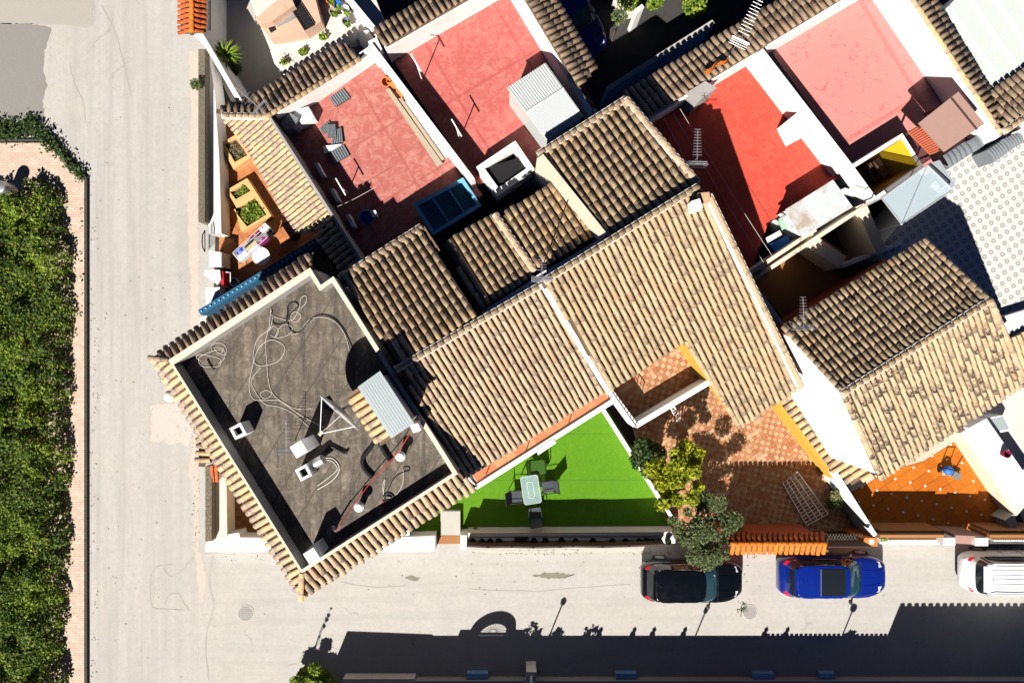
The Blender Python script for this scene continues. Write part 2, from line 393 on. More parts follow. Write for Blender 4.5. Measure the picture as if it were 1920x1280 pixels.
rg = n.ramp(dd, [(.03, 0.), (.055, 1.), (.10, 1.), (.135, .0)])
n.col(n.mix(n.math('MULTIPLY', rg, .8), (.72, .70, .66), (.25, .24, .22))); M['ring_tile'] = n.m
n = N('plain_print_tile', .4, 0, .4); n.col(n.mix(n.ramp(n.noise(9, 4), [(.5, 0.), (.8, .5)]), (.74, .72, .69), (.6, .58, .54))); M['plain_tile'] = n.m
M['grout'] = soft('grout', (.5, .42, .34), .1, 6, .9)
M['grout_dark'] = soft('dark_grout', (.24, .15, .10), .2, 6, .9)
def leafmat(name, cols, rough=.6):
    n = N(name, rough, 0, .3); st = [(i/max(1, len(cols)-1), c) for i, c in enumerate(cols)]
    n.col(n.ramp(n.rnd(), st)); n.b.inputs['Subsurface Weight'].default_value = 0
    tr = n.n('ShaderNodeBsdfTranslucent'); n.put(tr.inputs[0], n.ramp(n.rnd(), [(p, tuple(min(1, x*1.3) for x in c)) for p, c in st]))
    mx = n.n('ShaderNodeMixShader'); mx.inputs[0].default_value = .25
    n.t.links.new(n.b.outputs[0], mx.inputs[1]); n.t.links.new(tr.outputs[0], mx.inputs[2])
    n.t.links.new(mx.outputs[0], n.t.nodes['Material Output'].inputs[0]); return n.m
M['leaf_hedge'] = leafmat('hedge_leaf', [(.016, .045, .01), (.045, .10, .014), (.10, .16, .018), (.24, .28, .035)])
M['leaf_dark'] = leafmat('dark_leaf', [(.02, .045, .012), (.045, .085, .02), (.08, .12, .03)])
M['leaf_lime'] = leafmat('lime_leaf', [(.14, .19, .012), (.28, .32, .015), (.42, .42, .02)])
M['leaf_olive'] = leafmat('olive_leaf', [(.06, .09, .035), (.12, .16, .06), (.22, .26, .11)])
M['leaf_mid'] = leafmat('mid_leaf', [(.05, .11, .012), (.15, .24, .02), (.36, .42, .06)])
M['leaf_dry'] = leafmat('dry_leaf', [(.12, .13, .05), (.2, .19, .07), (.26, .2, .13)])
M['bark'] = soft('bark', (.12, .09, .065), .3, 14, .95)
n = N('brushwood', .95); n.col(n.mix(n.ramp(n.noise(24, 5, .8), [(.4, 0.), (.65, 1.)]), (.055, .048, .036), (.34, .29, .21))); n.bump(n.noise(30, 4), 1., .05); M['brush'] = n.m
n = N('hatched_iron', .6, .5); n.col((.03, .03, .03)); M['iron'] = n.m
M['blue_tile'] = soft('blue_glazed_tile', (.16, .34, .62), .3, 14, .3)
def cloth(name, c): M[name] = soft(name, c, .1, 12, .95)
for k, c in (('cl_red', (.55, .02, .04)), ('cl_blue', (.02, .06, .5)), ('cl_maroon', (.20, .01, .05)), ('cl_navy', (.012, .014, .04)), ('cl_purple', (.24, .02, .16)), ('cl_yellow', (.72, .58, .02)), ('cl_white', (.74, .74, .78)), ('cl_lilac', (.55, .5, .62))): cloth(k, c)
nb = N('blue_wall_paint_and_shade', .8); nb.col(nb.mix(nb.noise(3, 4), (.16, .42, .66), (.12, .36, .60))); M['blue_wall_and_shade'] = nb.m
# ------------------------------------------------------------------ roof tiles, caps, floor pieces
CAMV = Vector((0, 0, H))
def plane(a, b, z, slope, side):
    A, B = P(*a, z), P(*b, z); U = (B-A).normalized(); Dp = Vector((U.y, -U.x, 0))
    if Dp.dot(P(*side, z)-A) < 0: Dp = -Dp
    s = R(slope); D = Dp*math.cos(s)-Vector((0, 0, math.sin(s))); Nn = U.cross(D)
    if Nn.z < 0: Nn = -Nn
    return A, U, D, Nn
def onp(px, py, pl):
    A, U, D, Nn = pl; d = P(px, py, 0)-CAMV
    return CAMV+d*((A-CAMV).dot(Nn)/d.dot(Nn))
def zat(x, y, pl):
    A, U, D, Nn = pl; return A.z-((x-A.x)*Nn.x+(y-A.y)*Nn.y)/Nn.z
TM = {}
def tile_mesh(rt, rb, L, mat, var=0, hf=.82):
    k = (round(rt, 3), round(rb, 3), round(L, 3), mat.name, var, hf)
    if k in TM: return TM[k]
    m = MB(); vs = []; n = 7; rs = random.Random(var)
    tw = rs.uniform(-.006, .006)
    for y, r, z in ((-L/2, rt, 0.), (L/2, rb, .022)):
        vs += [(r*math.cos(math.pi*i/(n-1))+tw*(1 if y > 0 else -1), y, z+hf*r*math.sin(math.pi*i/(n-1))) for i in range(n)]
    vs += [((rb-.018)*math.cos(math.pi*i/(n-1))+tw, L/2, .022+hf*(rb-.018)*math.sin(math.pi*i/(n-1))) for i in range(n)]
    fs = [(i, i+1, n+i+1, n+i) for i in range(n-1)]+[(n+i, n+i+1, 2*n+i+1, 2*n+i) for i in range(n-1)]
    m.add(vs, fs); me = m.mesh('tile', mat, smooth=False)
    me.polygons.foreach_set('use_smooth', [i < n-1 for i in range(2*(n-1))])
    at = me.attributes.new('along', 'FLOAT', 'POINT'); at.data.foreach_set('value', [0.]*n+[1.]*(2*n))
    TM[k] = me; return me
COUNT = {}
LIMIT = 300
def tile_roof(house, pl, W, mat, pitch=.22, L=.46, expo=.38, r=None, name='roof', deckmat=None, uoff=.5, label=None, thick=.12, hf=.86):
    r = r or pitch*.37
    A, U, D, Nn = pl; X = D.cross(Nn)
    uv = [((p-A).dot(U), (p-A).dot(D)) for p in W]
    top = [p-Nn*.02 for p in W]; bot = [p-Nn*thick for p in W]; k = len(W)
    m = MB().add(top+bot, [tuple(range(k)), tuple(range(2*k-1, k-1, -1))]+[(i, (i+1) % k, k+(i+1) % k, k+i) for i in range(k)])
    roof = m.build(name, deckmat or M['channel'], house)
    if label: roof['label'] = label
    u0, u1 = min(u for u, v in uv), max(u for u, v in uv)
    ch = MB(); rest = MB(); nc = max(1, round((u1-u0)/pitch)); pp = (u1-u0)/nc
    def spans(u):
        xs = []
        for i in range(k):
            (a, b), (c, d) = uv[i-1], uv[i]
            if (a > u) != (c > u): xs.append(b+(d-b)*(u-a)/(c-a))
        xs.sort(); return list(zip(xs[::2], xs[1::2]))
    cnt = COUNT.get(house.name, 0)
    for c in range(nc+1):
        u = u0+c*pp
        for a, b in spans(min(max(u, u0+.02), u1-.02)):
            pts = []
            for v in (a, b):
                for q in (-.5, -.25, 0, .25, .5):
                    pts.append(A+U*(u+q*pp*.9)+D*v+Nn*(.012-.16*pp*math.cos(q*math.pi)))
            ch.add(pts, [(i, i+1, 6+i, 5+i) for i in range(4)])
    for c in range(nc):
        u = u0+(c+uoff)*pp
        for a, b in spans(u):
            if b-a < .12: continue
            v = b-L/2+.04; LL = min(L, b-a+.03)
            if LL < L: v = (a+b)/2+.02
            while True:
                last = v-L/2 <= a
                if last and LL == L: v = max(v, a+L/2-.03)
                j = lambda s: random.uniform(-s, s)
                mt = Matrix.Translation(A+U*(u+j(.010))+D*(v+j(.018)+(random.uniform(.02, .07) if random.random() < .05 else 0))+Nn*(.012+j(.005)))
                rot = Matrix((X, D, Nn)).transposed().to_4x4() @ Matrix.Rotation(j(.04), 4, 'Z') @ Matrix.Rotation(R(2.2)+j(.012), 4, 'X')
                me = tile_mesh(r*.88, r*1.06, LL, mat, random.randint(0, 3), hf)
                if cnt < LIMIT: place('tile', me, mt @ rot, roof); cnt += 1
                else:
                    q = mt @ rot
                    rest.add([q @ vv.co for vv in me.vertices], [tuple(p.vertices) for p in me.polygons])
                if last: break
                v -= expo
    COUNT[house.name] = cnt
    ch.build('channel_tiles', M['channel'], roof, smooth='all', kind='stuff')
    if rest.v:
        ro = rest.build('more_tiles', mat, roof, recalc=False, smooth='all', kind='stuff')
        at = ro.data.attributes.new('along', 'FLOAT', 'POINT'); at.data.foreach_set('value', ([0.]*7+[1.]*14)*(len(rest.v)//21))
    return roof
def roofpx(house, pl, poly, mat, **kw): return tile_roof(house, pl, [onp(x, y, pl) for x, y in poly], mat, **kw)
def caps(parent, A, B, mat, r=.095, L=.46, expo=.25, name='ridge_tile', mort=True, lift=.02):
    A, B = Vector(A), Vector(B); d = (B-A); ln = d.length; d.normalize()
    X = d.cross(Vector((0, 0, 1))).normalized(); Z = X.cross(d)
    n = max(1, round(ln/expo)); ex = ln/n
    rot = Matrix((X, d, Z)).transposed().to_4x4(); mo = MB()
    for i in range(n):
        c = A+d*(ex*(i+.5))+Z*lift
        place(name, tile_mesh(r*.92, r*1.05, ex+.05, mat, i % 4), Matrix.Translation(c) @ rot @ Matrix.Rotation(random.uniform(-.03, .03), 4, 'Z') @ Matrix.Rotation(R(1.5), 4, 'X'), parent)
        if mort:
            for y0, y1 in ((-.03, .035),):
                vs = []
                for y in (y0, y1):
                    vs += [A+d*(ex*i+y*.6)+X*(r*1.3*math.cos(math.pi*q/6))+Z*(lift+r*.98*math.sin(math.pi*q/6)) for q in range(7)]
                mo.add(vs, [(q, q+1, 8+q, 7+q) for q in range(6)])
    if mort:
        a, b = A-X*r*1.22, B-X*r*1.22; a2, b2 = A+X*r*1.22, B+X*r*1.22
        mo.add([a+Z*.045, b+Z*.045, b2+Z*.045, a2+Z*.045, a-Z*.1, b-Z*.1, b2-Z*.1, a2-Z*.1], [(0, 1, 2, 3), (0, 4, 5, 1), (2, 6, 7, 3), (1, 5, 6, 2), (3, 7, 4, 0)])
        mo.build('mortar_bed', M['mortar'], parent, kind='stuff')
def floor_pieces(parent, poly, z, ang, sx, sy, gap, mat, name='floor_tile', objs=True, stagger=0., thick=.02, alt=None, org=None, herring=False):
    """lays pieces over a convex polygon (xy); objs: each its own object, else one joined part"""
    ca, sa = math.cos(ang), math.sin(ang); o = org or poly[0]
    T = lambda u, v: (o[0]+u*ca-v*sa, o[1]+u*sa+v*ca)
    I = lambda p: ((p[0]-o[0])*ca+(p[1]-o[1])*sa, -(p[0]-o[0])*sa+(p[1]-o[1])*ca)
    q = [I(p) for p in poly]; us = [p[0] for p in q]; vs = [p[1] for p in q]
    j0, j1 = math.floor(min(vs)/sy)-1, math.ceil(max(vs)/sy)+1; allm = MB(); altm = MB(); shared = {}
    for j in range(j0, j1):
        for i in range(math.floor(min(us)/sx)-2, math.ceil(max(us)/sx)+1):
            u = i*sx+(stagger*sx if j % 2 else 0); v = j*sy; g = gap/2
            c4 = [(u+g, v+g), (u+sx-g, v+g), (u+sx-g, v+sy-g), (u+g, v+sy-g)]
            full = all(inside(T(*p), poly) for p in c4); pc = [T(*p) for p in c4]
            if not full:
                pc = clip(pc, poly)
                if len(pc) < 3 or abs(area(pc)) < sx*sy*.06: continue
            mt = alt if (alt and ((i+j) % 2) != (random.random() < .12)) else mat; dz = random.uniform(0, .004)
            if not objs: (altm if mt is alt else allm).prism(pc, z-thick, z+dz); continue
            cx, cy = T(u+sx/2, v+sy/2)
            if full:
                if mt.name not in shared:
                    b = MB().box((0, 0, -thick/2), (sx-gap, sy-gap, thick)); shared[mt.name] = b.mesh(name, mt)
                place(name, shared[mt.name], Matrix.Translation((cx, cy, z+dz)) @ Matrix.Rotation(ang, 4, 'Z'), parent)
            else:
                b = MB().prism([(p[0]-cx, p[1]-cy) for p in pc], -thick, 0)
                place(name, b.mesh(name, mt), Matrix.Translation((cx, cy, z+dz)), parent)
    if not objs:
        allm.build(name+'s', mat, parent, kind='stuff', recalc=False)
        if altm.v: altm.build('dark_'+name+'s', alt, parent, kind='stuff', recalc=False)
def slab(name, poly, z1, z0, mat, parent=None, **pr): return MB().prism(XY(poly, z1), z0, z1).build(name, mat, parent, **pr)
def wallpx(name, pts, z1, z0, t, mat, parent=None, z=None, **pr):
    m = MB(); q = [P(x, y, z1 if z is None else z) for x, y in pts]
    for a, b in zip(q, q[1:]): m.wall(a, b, t, z0, z1, t/2 if len(q) > 2 else 0)
    return m.build(name, mat, parent, **pr)
def body(house, pl, W, inset=.28, z0=0., mat=None, name='wall'):
    o = offset([(p.x, p.y) for p in W], -inset)
    return MB().prism(o, z0, [zat(x, y, pl)-.14 for x, y in o]).build(name, mat or M['white'], house)
def leaves(name, pts, size, mat, parent=None, up=.5, aspect=1.7, **pr):
    pts = np.asarray(pts, float); n = len(pts)
    nr = rng.normal(size=(n, 3)); nr /= np.linalg.norm(nr, axis=1)[:, None]; nr[:, 2] = np.abs(nr[:, 2])+up
    nr /= np.linalg.norm(nr, axis=1)[:, None]
    t = rng.normal(size=(n, 3)); t -= nr*np.sum(t*nr, 1)[:, None]; t /= np.linalg.norm(t, axis=1)[:, None]
    b = np.cross(nr, t); s = size*rng.uniform(.6, 1.4, n)[:, None]
    v = np.stack([pts-t*s*aspect/2, pts+b*s/2-nr*s*.15, pts+t*s*aspect/2, pts-b*s/2-nr*s*.15], 1).reshape(-1, 3)
    org = np.array([v[:, 0].mean(), v[:, 1].mean(), v[:, 2].min()])
    me = bpy.data.meshes.new(name); me.vertices.add(4*n); me.vertices.foreach_set('co', (v-org).ravel())
    me.loops.add(4*n); me.loops.foreach_set('vertex_index', np.arange(4*n)); me.polygons.add(n)
    me.polygons.foreach_set('loop_start', np.arange(0, 4*n, 4)); me.polygons.foreach_set('loop_total', np.full(n, 4))
    me.update(calc_edges=True); me.materials.append(mat)
    return props(link(name, me, org, parent), **pr)
def clump(c, r, n, fill=.45, zs=.8):
    d = rng.normal(size=(n, 3)); d /= np.linalg.norm(d, axis=1)[:, None]
    rr = r*(fill+(1-fill)*rng.random(n))**.6; p = d*rr[:, None]; p[:, 2] *= zs
    return p+np.array(c)
def spline(pts, n=8, closed=False):
    p = [Vector(q) for q in pts]; m = len(p); out = []
    rg = range(m) if closed else range(m-1)
    for i in rg:
        g = (lambda k: p[k % m]) if closed else (lambda k: p[min(max(k, 0), m-1)])
        a, b, c, d = g(i-1), g(i), g(i+1), g(i+2)
        for s in range(n):
            t = s/n; out.append(.5*((2*b)+(c-a)*t+(2*a-5*b+4*c-d)*t*t+(3*b-a-3*c+d)*t**3))
    if not closed: out.append(p[-1])
    return out

# ================================================================== the setting
MB().prism([(-70, -70), (70, -70), (70, 70), (-70, 70)], -.5, 0).build('street', M['street'], kind='structure')
def sheet(name, pts, dz, mat, rough=0, kind='structure', **pr):
    q = XY(pts, dz)
    if rough:
        o = []
        for a, b in zip(q, q[1:]+q[:1]):
            L = math.dist(a, b); k = max(1, int(L/.12))
            for i in range(k):
                t = i/k; o.append((a[0]+(b[0]-a[0])*t+random.gauss(0, rough), a[1]+(b[1]-a[1])*t+random.gauss(0, rough)))
        q = o
    return MB().sheet([(x, y, dz) for x, y in q]).build(name, mat, kind=kind, **pr)
sheet('asphalt_patch', [(-40, -40), (172, -40), (174, 47), (-40, 44)], .004, M['asphalt_pale'], .006)
sheet('asphalt_patch', [(-40, 44), (60, 45), (97, 52), (92, 75), (84, 95), (80, 130), (88, 160), (80, 190), (84, 238), (60, 250), (-40, 250)], .004, M['asphalt'], .02)
n = N('crackled_repair', .95); n.col(n.mix(n.math('MULTIPLY', n.ramp(n.vor(5, 'DISTANCE_TO_EDGE'), [(.0, 1.), (.03, 0.)]), n.ramp(n.noise(3, 3), [(.4, 0.), (.6, .8)])), n.mix(n.noise(6, 5, .7), (.52, .47, .43), (.46, .42, .385)), (.25, .225, .2))); M['crackle'] = n.m
sheet('road_repair', [(281, 760), (320, 754), (362, 756), (366, 800), (350, 834), (300, 830), (278, 828), (284, 795)], .004, M['crackle'], .05)
sheet('dust_strip', [(358, 640), (372, 640), (374, 1030), (388, 1090), (380, 1130), (370, 1090), (362, 1020), (366, 940), (354, 880), (364, 800)], .004, M['dust'], .04)
sheet('dust_strip', [(354, 95), (372, 95), (372, 640), (360, 640), (352, 400), (358, 200)], .004, M['dust'], .03)
sheet('oil_stain', [(998, 1078), (1020, 1073), (1050, 1074), (1080, 1077), (1060, 1084), (1022, 1085)], .005, M['oil'], .03)
sheet('oil_stain', [(760, 1083), (775, 1080), (790, 1081), (784, 1088), (768, 1087)], .005, M['oil'], .03)
def ribbon(name, pts, wd, z, mat):
    q = spline([P(x, y, z) for x, y in pts], 6); m = MB(); vs = []
    for i, p in enumerate(q):
        t = (q[min(i+1, len(q)-1)]-q[max(i-1, 0)]).normalized(); nn = Vector((-t.y, t.x, 0))*wd*random.uniform(.25, .75); o = Vector((random.gauss(0, .012), random.gauss(0, .012), 0))
        vs += [p+nn+o, p-nn+o]
    m.add(vs, [(2*i, 2*i+1, 2*i+3, 2*i+2) for i in range(len(q)-1)]); return m.build(name, mat, kind='structure')
X6 = lambda *pp: [(.3593*x, 820+.3593*y) for x, y in pp]
M['crack'] = soft('crack', (.36, .345, .325), .3, 20, .95)
for pts, wd in ((X6((900, 665), (850, 665), (800, 690), (785, 760), (790, 860), (810, 890), (860, 895), (960, 897)), .05), (X6((850, 680), (880, 715), (905, 722), (960, 680), (1010, 625)), .05), (X6((860, 870), (880, 825), (930, 812), (950, 850), (985, 900)), .05),
                (((174, -10), (173, 46), (120, 46), (60, 46)), .04), (((96, 30), (120, 38), (135, 30), (150, 34)), .03), (((130, 118), (140, 160), (155, 190), (160, 230)), .03), (((190, 10), (215, 60), (232, 120), (245, 180)), .05),
                (((400, 1040), (392, 1090), (400, 1140), (385, 1200), (392, 1275)), .06), (((1185, 1095), (1100, 1100), (1000, 1108), (880, 1104)), .025), (((640, 1090), (700, 1100), (760, 1098)), .03)): ribbon('road_crack', pts, wd, .006, M['crack'])
# yard ground inside the plots
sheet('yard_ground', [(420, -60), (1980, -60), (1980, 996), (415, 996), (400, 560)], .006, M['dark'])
# pavement of small pavers at the left with its kerb
pv = [(-60, 268), (88, 268), (158, 338), (158, 1330), (-60, 1330)]
pave = slab('pavement', pv, .11, -.05, M['grout'], kind='structure')
floor_pieces(pave, XY(pv, .12), .122, 0, .21, .105, .006, M['paver'], 'paver', False, .5, .02)
kb = MB(); kp = [P(-60, 263, .13), P(90, 263, .13), P(161, 334, .13), P(161, 1330, .13)]
for a, b in zip(kp, kp[1:]):
    L = (b-a).length; k = max(1, round(L/.9)); d = (b-a).normalized()
    for i in range(k):
        kb.wall(a+d*(L*i/k+.006), a+d*(L*(i+1)/k-.006), .085, -.05, .13+random.uniform(0, .008))
kb.build('kerb', M['kerb'], kind='structure')
def hedge_pts(n, inside_fn, x0, x1, y0, y1, hfun):
    out = []
    while len(out) < n:
        x, y = random.uniform(x0, x1), random.uniform(y0, y1)
        if inside_fn(x, y):
            h = hfun(x, y); out.append((x, y, h-abs(random.gauss(0, .16))))
    return out
# big hedge: right-hand edge traced as metres from the pavement edge
HE = [(P(x, y, 1.1).y, P(x, y, 1.1).x) for y, x in ((326, 40), (334, 62), (345, 80), (370, 92), (420, 97), (500, 106), (560, 112), (640, 104), (700, 108), (780, 100), (860, 106), (930, 100), (1000, 102), (1100, 98), (1200, 94), (1330, 94))][::-1]
def hedge_edge(y): return float(np.interp(y, [q[0] for q in HE], [q[1] for q in HE], right=-99))+.07*math.sin(y*5.3+1)+.09*math.sin(y*2.1)+.05*math.sin(y*11)
bumps = [(random.uniform(-23, -18.5), random.uniform(-16, 7.4), random.uniform(.28, .7), random.uniform(.15, 1.0)) for _ in range(110)]
def hh(x, y):
    s = min(1, max(0, (hedge_edge(y)-x)/.5))*min(1, max(0.1, (7.3-y)/.6)); b = 0
    for bx, by, br, bh in bumps:
        d2 = ((x-bx)**2+(y-by)**2)/(br*br)
        if d2 < 3: b = max(b, bh*math.exp(-d2*1.6))
    return .35+.45*s**.6+b*s
HX0, HY0 = P(38, 364, 1).x, P(38, 364, 1).y
def hin(x, y): return x < hedge_edge(y)+random.gauss(0, .08) and not (y > HY0+random.gauss(0, .05) and x < HX0+random.gauss(0, .05))
hp = hedge_pts(56000, hin, -22.6, -17.6, -15.5, 8.2, hh)
hp2 = hedge_pts(8000, lambda x, y: hin(x+.1, y+.1), -22.6, -17.8, -15.5, 8, lambda x, y: max(.2, hh(x, y)-.35))
hedge = thing('hedge', 'long dense green hedge beside the paver pavement at the left', 'hedge', P(60, 800, 0))
nzf = lambda p: math.sin(p[0]*1.7+p[1]*.9)+math.sin(p[1]*2.3-p[0])+.8*math.sin(p[1]*5.1+p[0]*3)+random.gauss(0, .7)
hall = hp+hp2; hA = [p for p in hall if nzf(p) > .3]; hB = [p for p in hall if nzf(p) <= .3]
leaves('foliage', hA, .068, M['leaf_mid'], hedge, up=.35, kind='stuff')
leaves('dark_foliage', hB, .075, M['leaf_hedge'], hedge, up=.3, kind='stuff')
sheet('hedge_soil', [(-60, 372), (40, 360), (84, 365), (96, 1330), (-60, 1330)], .135, M['soil'], .03)
# weeds growing over the kerb corner
wp = []
for a, b, r in (((-20, 245), (45, 248), .42), ((45, 248), (62, 228), .3), ((62, 235), (110, 280), .34), ((110, 280), (158, 335), .22), ((156, 335), (157, 600), .04)):
    A, B = P(*a), P(*b); L = (B-A).length
    for i in range(int(L*(1500 if r > .1 else 40)*max(r, .1))):
        q = A.lerp(B, random.random()); wp.append((q.x+random.gauss(0, r*.5), q.y+random.gauss(0, r*.5), .05+abs(random.gauss(0, .16))))
leaves('weeds', wp, .075, M['leaf_dark'], None, label='dark green weeds growing over the kerb corner', cat='weeds', kind='stuff')
# ================================================================== corner house with grey roof terrace
ZT = 6.62
T_px = [(326, 683), (582, 516), (600, 545), (623, 529), (849, 887), (566, 1067)]
T_in = XY(T_px, ZT)
tower = thing('corner_house', 'corner house with grey roof terrace ringed by tiled eaves', 'house', P(640, 760, 0))
TW = [.2, .12, .12, .13, .09, .06]      # parapet thickness by side
T_out = offset_var(T_in, TW)
MB().prism(T_out, 0, 5.95).build('wall', M['cream'], tower)
MB().prism(offset(T_in, -.003), 5.95, 6.02).build('terrace_floor', M['membrane'], tower)
MB().ring(T_out, T_in, 5.952, ZT).build('parapet', M['grey_wall'], tower)  # white render drawn grey, shade of the inner face put into the colour
MB().ring(offset_var(T_in, [q+.01 for q in TW]), offset(T_in, -.004), ZT, ZT+.04).build('coping', M['cream'], tower)
EW = [.42, .1, .1, .1, .62, .40]      # eave widths by side
O1, O2 = offset_var(T_in, [q+.014 for q in TW]), offset_var(T_in, [.235+q for q in EW])
for i, j, mt in ((4, 5, 'tile_pale'), (5, 0, 'tile_soft'), (0, 1, 'tile_brown')):
    a, b = Vector((*O1[i], ZT-.05)), Vector((*O1[j], ZT-.05)); c, d = O2[i], O2[j]
    U = (b-a).normalized(); Dp = Vector((U.y, -U.x, 0)); Dp = Dp if Dp.dot(Vector((*d, ZT-.05))-b) > 0 else -Dp
    s = R(24); D = Dp*math.cos(s)-Vector((0, 0, math.sin(s))); Nn = U.cross(D); Nn = Nn if Nn.z > 0 else -Nn
    pl = (a, U, D, Nn)
    tile_roof(tower, pl, [a, b, Vector((*d, zat(*d, pl))), Vector((*c, zat(*c, pl)))], M[mt], pitch=.25, L=.46, expo=.40, name='eave_roof')
pl_hip = tower
for k, mt in ((5, 'tile_gold'), (0, 'tile_brown')):
    zc = ZT-.05-.5*math.tan(R(24)); caps(tower, (*O1[k], ZT-.01), (*O2[k], zc+.08), M[mt], name='hip_tile', mort=False)
# stair block on the terrace
sq = [(672, 726), (711, 698), (773, 793), (733, 820)]
SQ = XY(sq, 8.3)
stair = MB().prism(offset(SQ, -.1), 6.02, 8.15).build('stair_block', M['grey_wall'], tower)
rfm = MB().prism(offset(SQ, .03), 8.15, 8.22)
rfm.build('sheet_roof', M['greysheet'], tower)
A0, A1 = Vector((*SQ[0], 8.24)), Vector((*SQ[3], 8.24)); rb_ = MB()
B0, B1 = Vector((*SQ[1], 8.24)), Vector((*SQ[2], 8.24))
for i in range(1, 9):
    t = i/9; rb_.wall(A0.lerp(B0, t), A1.lerp(B1, t), .015, 8.22, 8.228)
rb_.build('sheet_ribs', M['greysheet'], tower, kind='stuff')
wa, wb = Vector((*SQ[0], 8.1)), Vector((*SQ[3], 8.1)); U = (wb-wa).normalized(); Dp = Vector((U.y, -U.x, 0))
if Dp.x > 0: Dp = -Dp
D = Dp*math.cos(R(22))-Vector((0, 0, math.sin(R(22)))); Nn = U.cross(D); Nn = Nn if Nn.z > 0 else -Nn
tile_roof(tower, (wa, U, D, Nn), [wa+U*.1, wb-U*.05, wb-U*.05+D*.55, wa+U*.1+D*.55], M['tile_gold'], pitch=.24, r=.095, L=.5, expo=.4, name='porch_roof')
slab('chimney_cap', [(768, 797), (783, 793), (790, 806), (775, 812)], 7.2, 6.02, M['white'], tower)
# west yard of the corner house (brown tiles, brushwood screen, white walls)
def yard_floor(name, poly, z, ang, sx, mat, parent=None, objs=False, grout='grout_dark', sy=None, stagger=0., gap=.012, pname='floor_tile'):
    f = MB().prism(XY(poly, z), -.02, z).build(name, M[grout], parent, kind=None if parent else 'structure')
    floor_pieces(f if parent is None or WLOC.get(parent.name) is None else f, XY(poly, z), z+.012, ang, sx, sy or sx, gap, mat, pname, objs, stagger)
    return f
yard_floor('yard_floor', [(400, 860), (520, 880), (650, 1016), (400, 1016)], .10, 0, .2, M['brown_floor'])
def plant(name, label, loc, r, n, mat, size=.09, h=.4, cat='plant', group=None, stem=True, zs=.8):
    t = thing(name, label, cat, loc, group); c = Vector(loc)+Vector((0, 0, h))
    leaves('foliage', clump(c, r, n, .3, zs), size, mat, t, kind='stuff')
    if stem: MB().tube([loc, c], [.03, .015]).build('stem', M['bark'], t)
    return t
def screen(label, a, b, z1, t=.26):
    s = wallpx('brushwood_screen', [a, b], z1, 0, t, M['brush'], cat='screen', label=label)
    return s
screen('dark brushwood screen along the street beside the brown tiled yard', (391, 874), (391, 1014), 1.35)
slab('yard_wall', [(399, 876), (424, 884), (426, 1006), (399, 1016)], .95, 0, M['cream'], label='thick pale yard wall behind the brushwood screen of the brown tiled yard', cat='wall')
slab('yard_wall', [(399, 1006), (448, 998), (450, 1007), (520, 1008), (600, 1013), (600, 1030), (385, 1034), (386, 1020)], .9, 0, M['white'], label='white front wall at the street corner below the gold tiled eaves', cat='wall')
tcap = thing('gate_canopy', 'small tiled canopy over the street gate beside the gold eaves', 'canopy', P(384, 840, 0))
gp = plane((398, 790), (398, 868), 2.5, 20, (380, 830))
roofpx(tcap, gp, [(400, 792), (394, 868), (372, 868), (372, 792)], M['tile_gold'], pitch=.26, r=.095)
MB().prism(XY([(376, 800), (392, 800), (392, 866), (376, 866)], 2.2), 0, 2.2).build('post_wall', M['white'], tcap)
rs_ = thing('red_brick_pier', 'small red tiled pier beside the gate canopy', 'pier', P(410, 885, 0))
slab('pier', [(396, 872), (409, 872), (409, 901), (396, 901)], 1.2, 0, M['white'], rs_)
rp = plane((396, 886), (409, 886), 1.3, 12, (402, 900))
roofpx(rs_, rp, [(396, 873), (409, 873), (409, 901), (396, 901)], M['tile_red'], pitch=.15, r=.06, L=.2, expo=.16)

# ================================================================== tiled row houses in the middle
row1 = thing('row_house', 'row house with pale sand tiled roof left of the white roof joint', 'house', P(900, 700, 0))
pM1 = plane((747, 689), (1020, 530), 7.0, 18.3, (880, 890))
W1 = [onp(x, y, pM1) for x, y in [(747, 689), (1020, 530), (1142, 727), (873, 894)]]
tile_roof(row1, pM1, W1, M['tile_pale'], pitch=.212)
body(row1, pM1, W1)
pN1 = plane((747, 689), (892, 593), 6.95, 15, (700, 480))
WN = [onp(x, y, pN1) for x, y in [(752, 684), (893, 592), (789, 426), (640, 519)]]
tile_roof(row1, pN1, WN, M['tile'], pitch=.265, name='rear_roof')
body(row1, pN1, WN, .12)
caps(row1, P(743, 692, 7.02), P(1020, 531, 7.02), M['tile_pale'])
caps(row1, P(1024, 529, 7.06), onp(1147, 727, pM1)+Vector((0, 0, .06)), M['tile_pale'], r=.075, name='verge_tile', mort=False)
vm = MB(); va, vb = P(1015, 532, 7.0), onp(1138, 731, pM1); vd = (vb-va).normalized(); vn = Vector((-vd.y, vd.x, 0)).normalized()*.085
vm.add([va+vn, va-vn, vb-vn, vb+vn, *[q+Vector((0, 0, .16)) for q in (va+vn, va-vn, vb-vn, vb+vn)]], [(4, 5, 6, 7), (0, 1, 5, 4), (1, 2, 6, 5), (2, 3, 7, 6), (3, 0, 4, 7)]); vm.build('joint_strip', M['white'], row1)
caps(row1, onp(638, 521, pN1), onp(790, 425, pN1), M['tile_pale'], name='verge_tile')
pQ = plane((909, 564), (994, 511), 6.15, 14, (870, 420))
WQ = [onp(x, y, pQ) for x, y in [(900, 580), (1000, 516), (929, 401), (836, 456)]]
tile_roof(row1, pQ, WQ, M['tile'], pitch=.255, name='patio_roof')
body(row1, pQ, WQ, .05)
caps(row1, onp(929, 404, pQ)+Vector((0, 0, .1)), onp(1003, 510, pQ)+Vector((0, 0, .1)), M['tile_pale'], name='verge_tile')
wallpx('patio_wall', [(905, 590), (1006, 526)], 6.6, 0, .2, M['white'], row1)

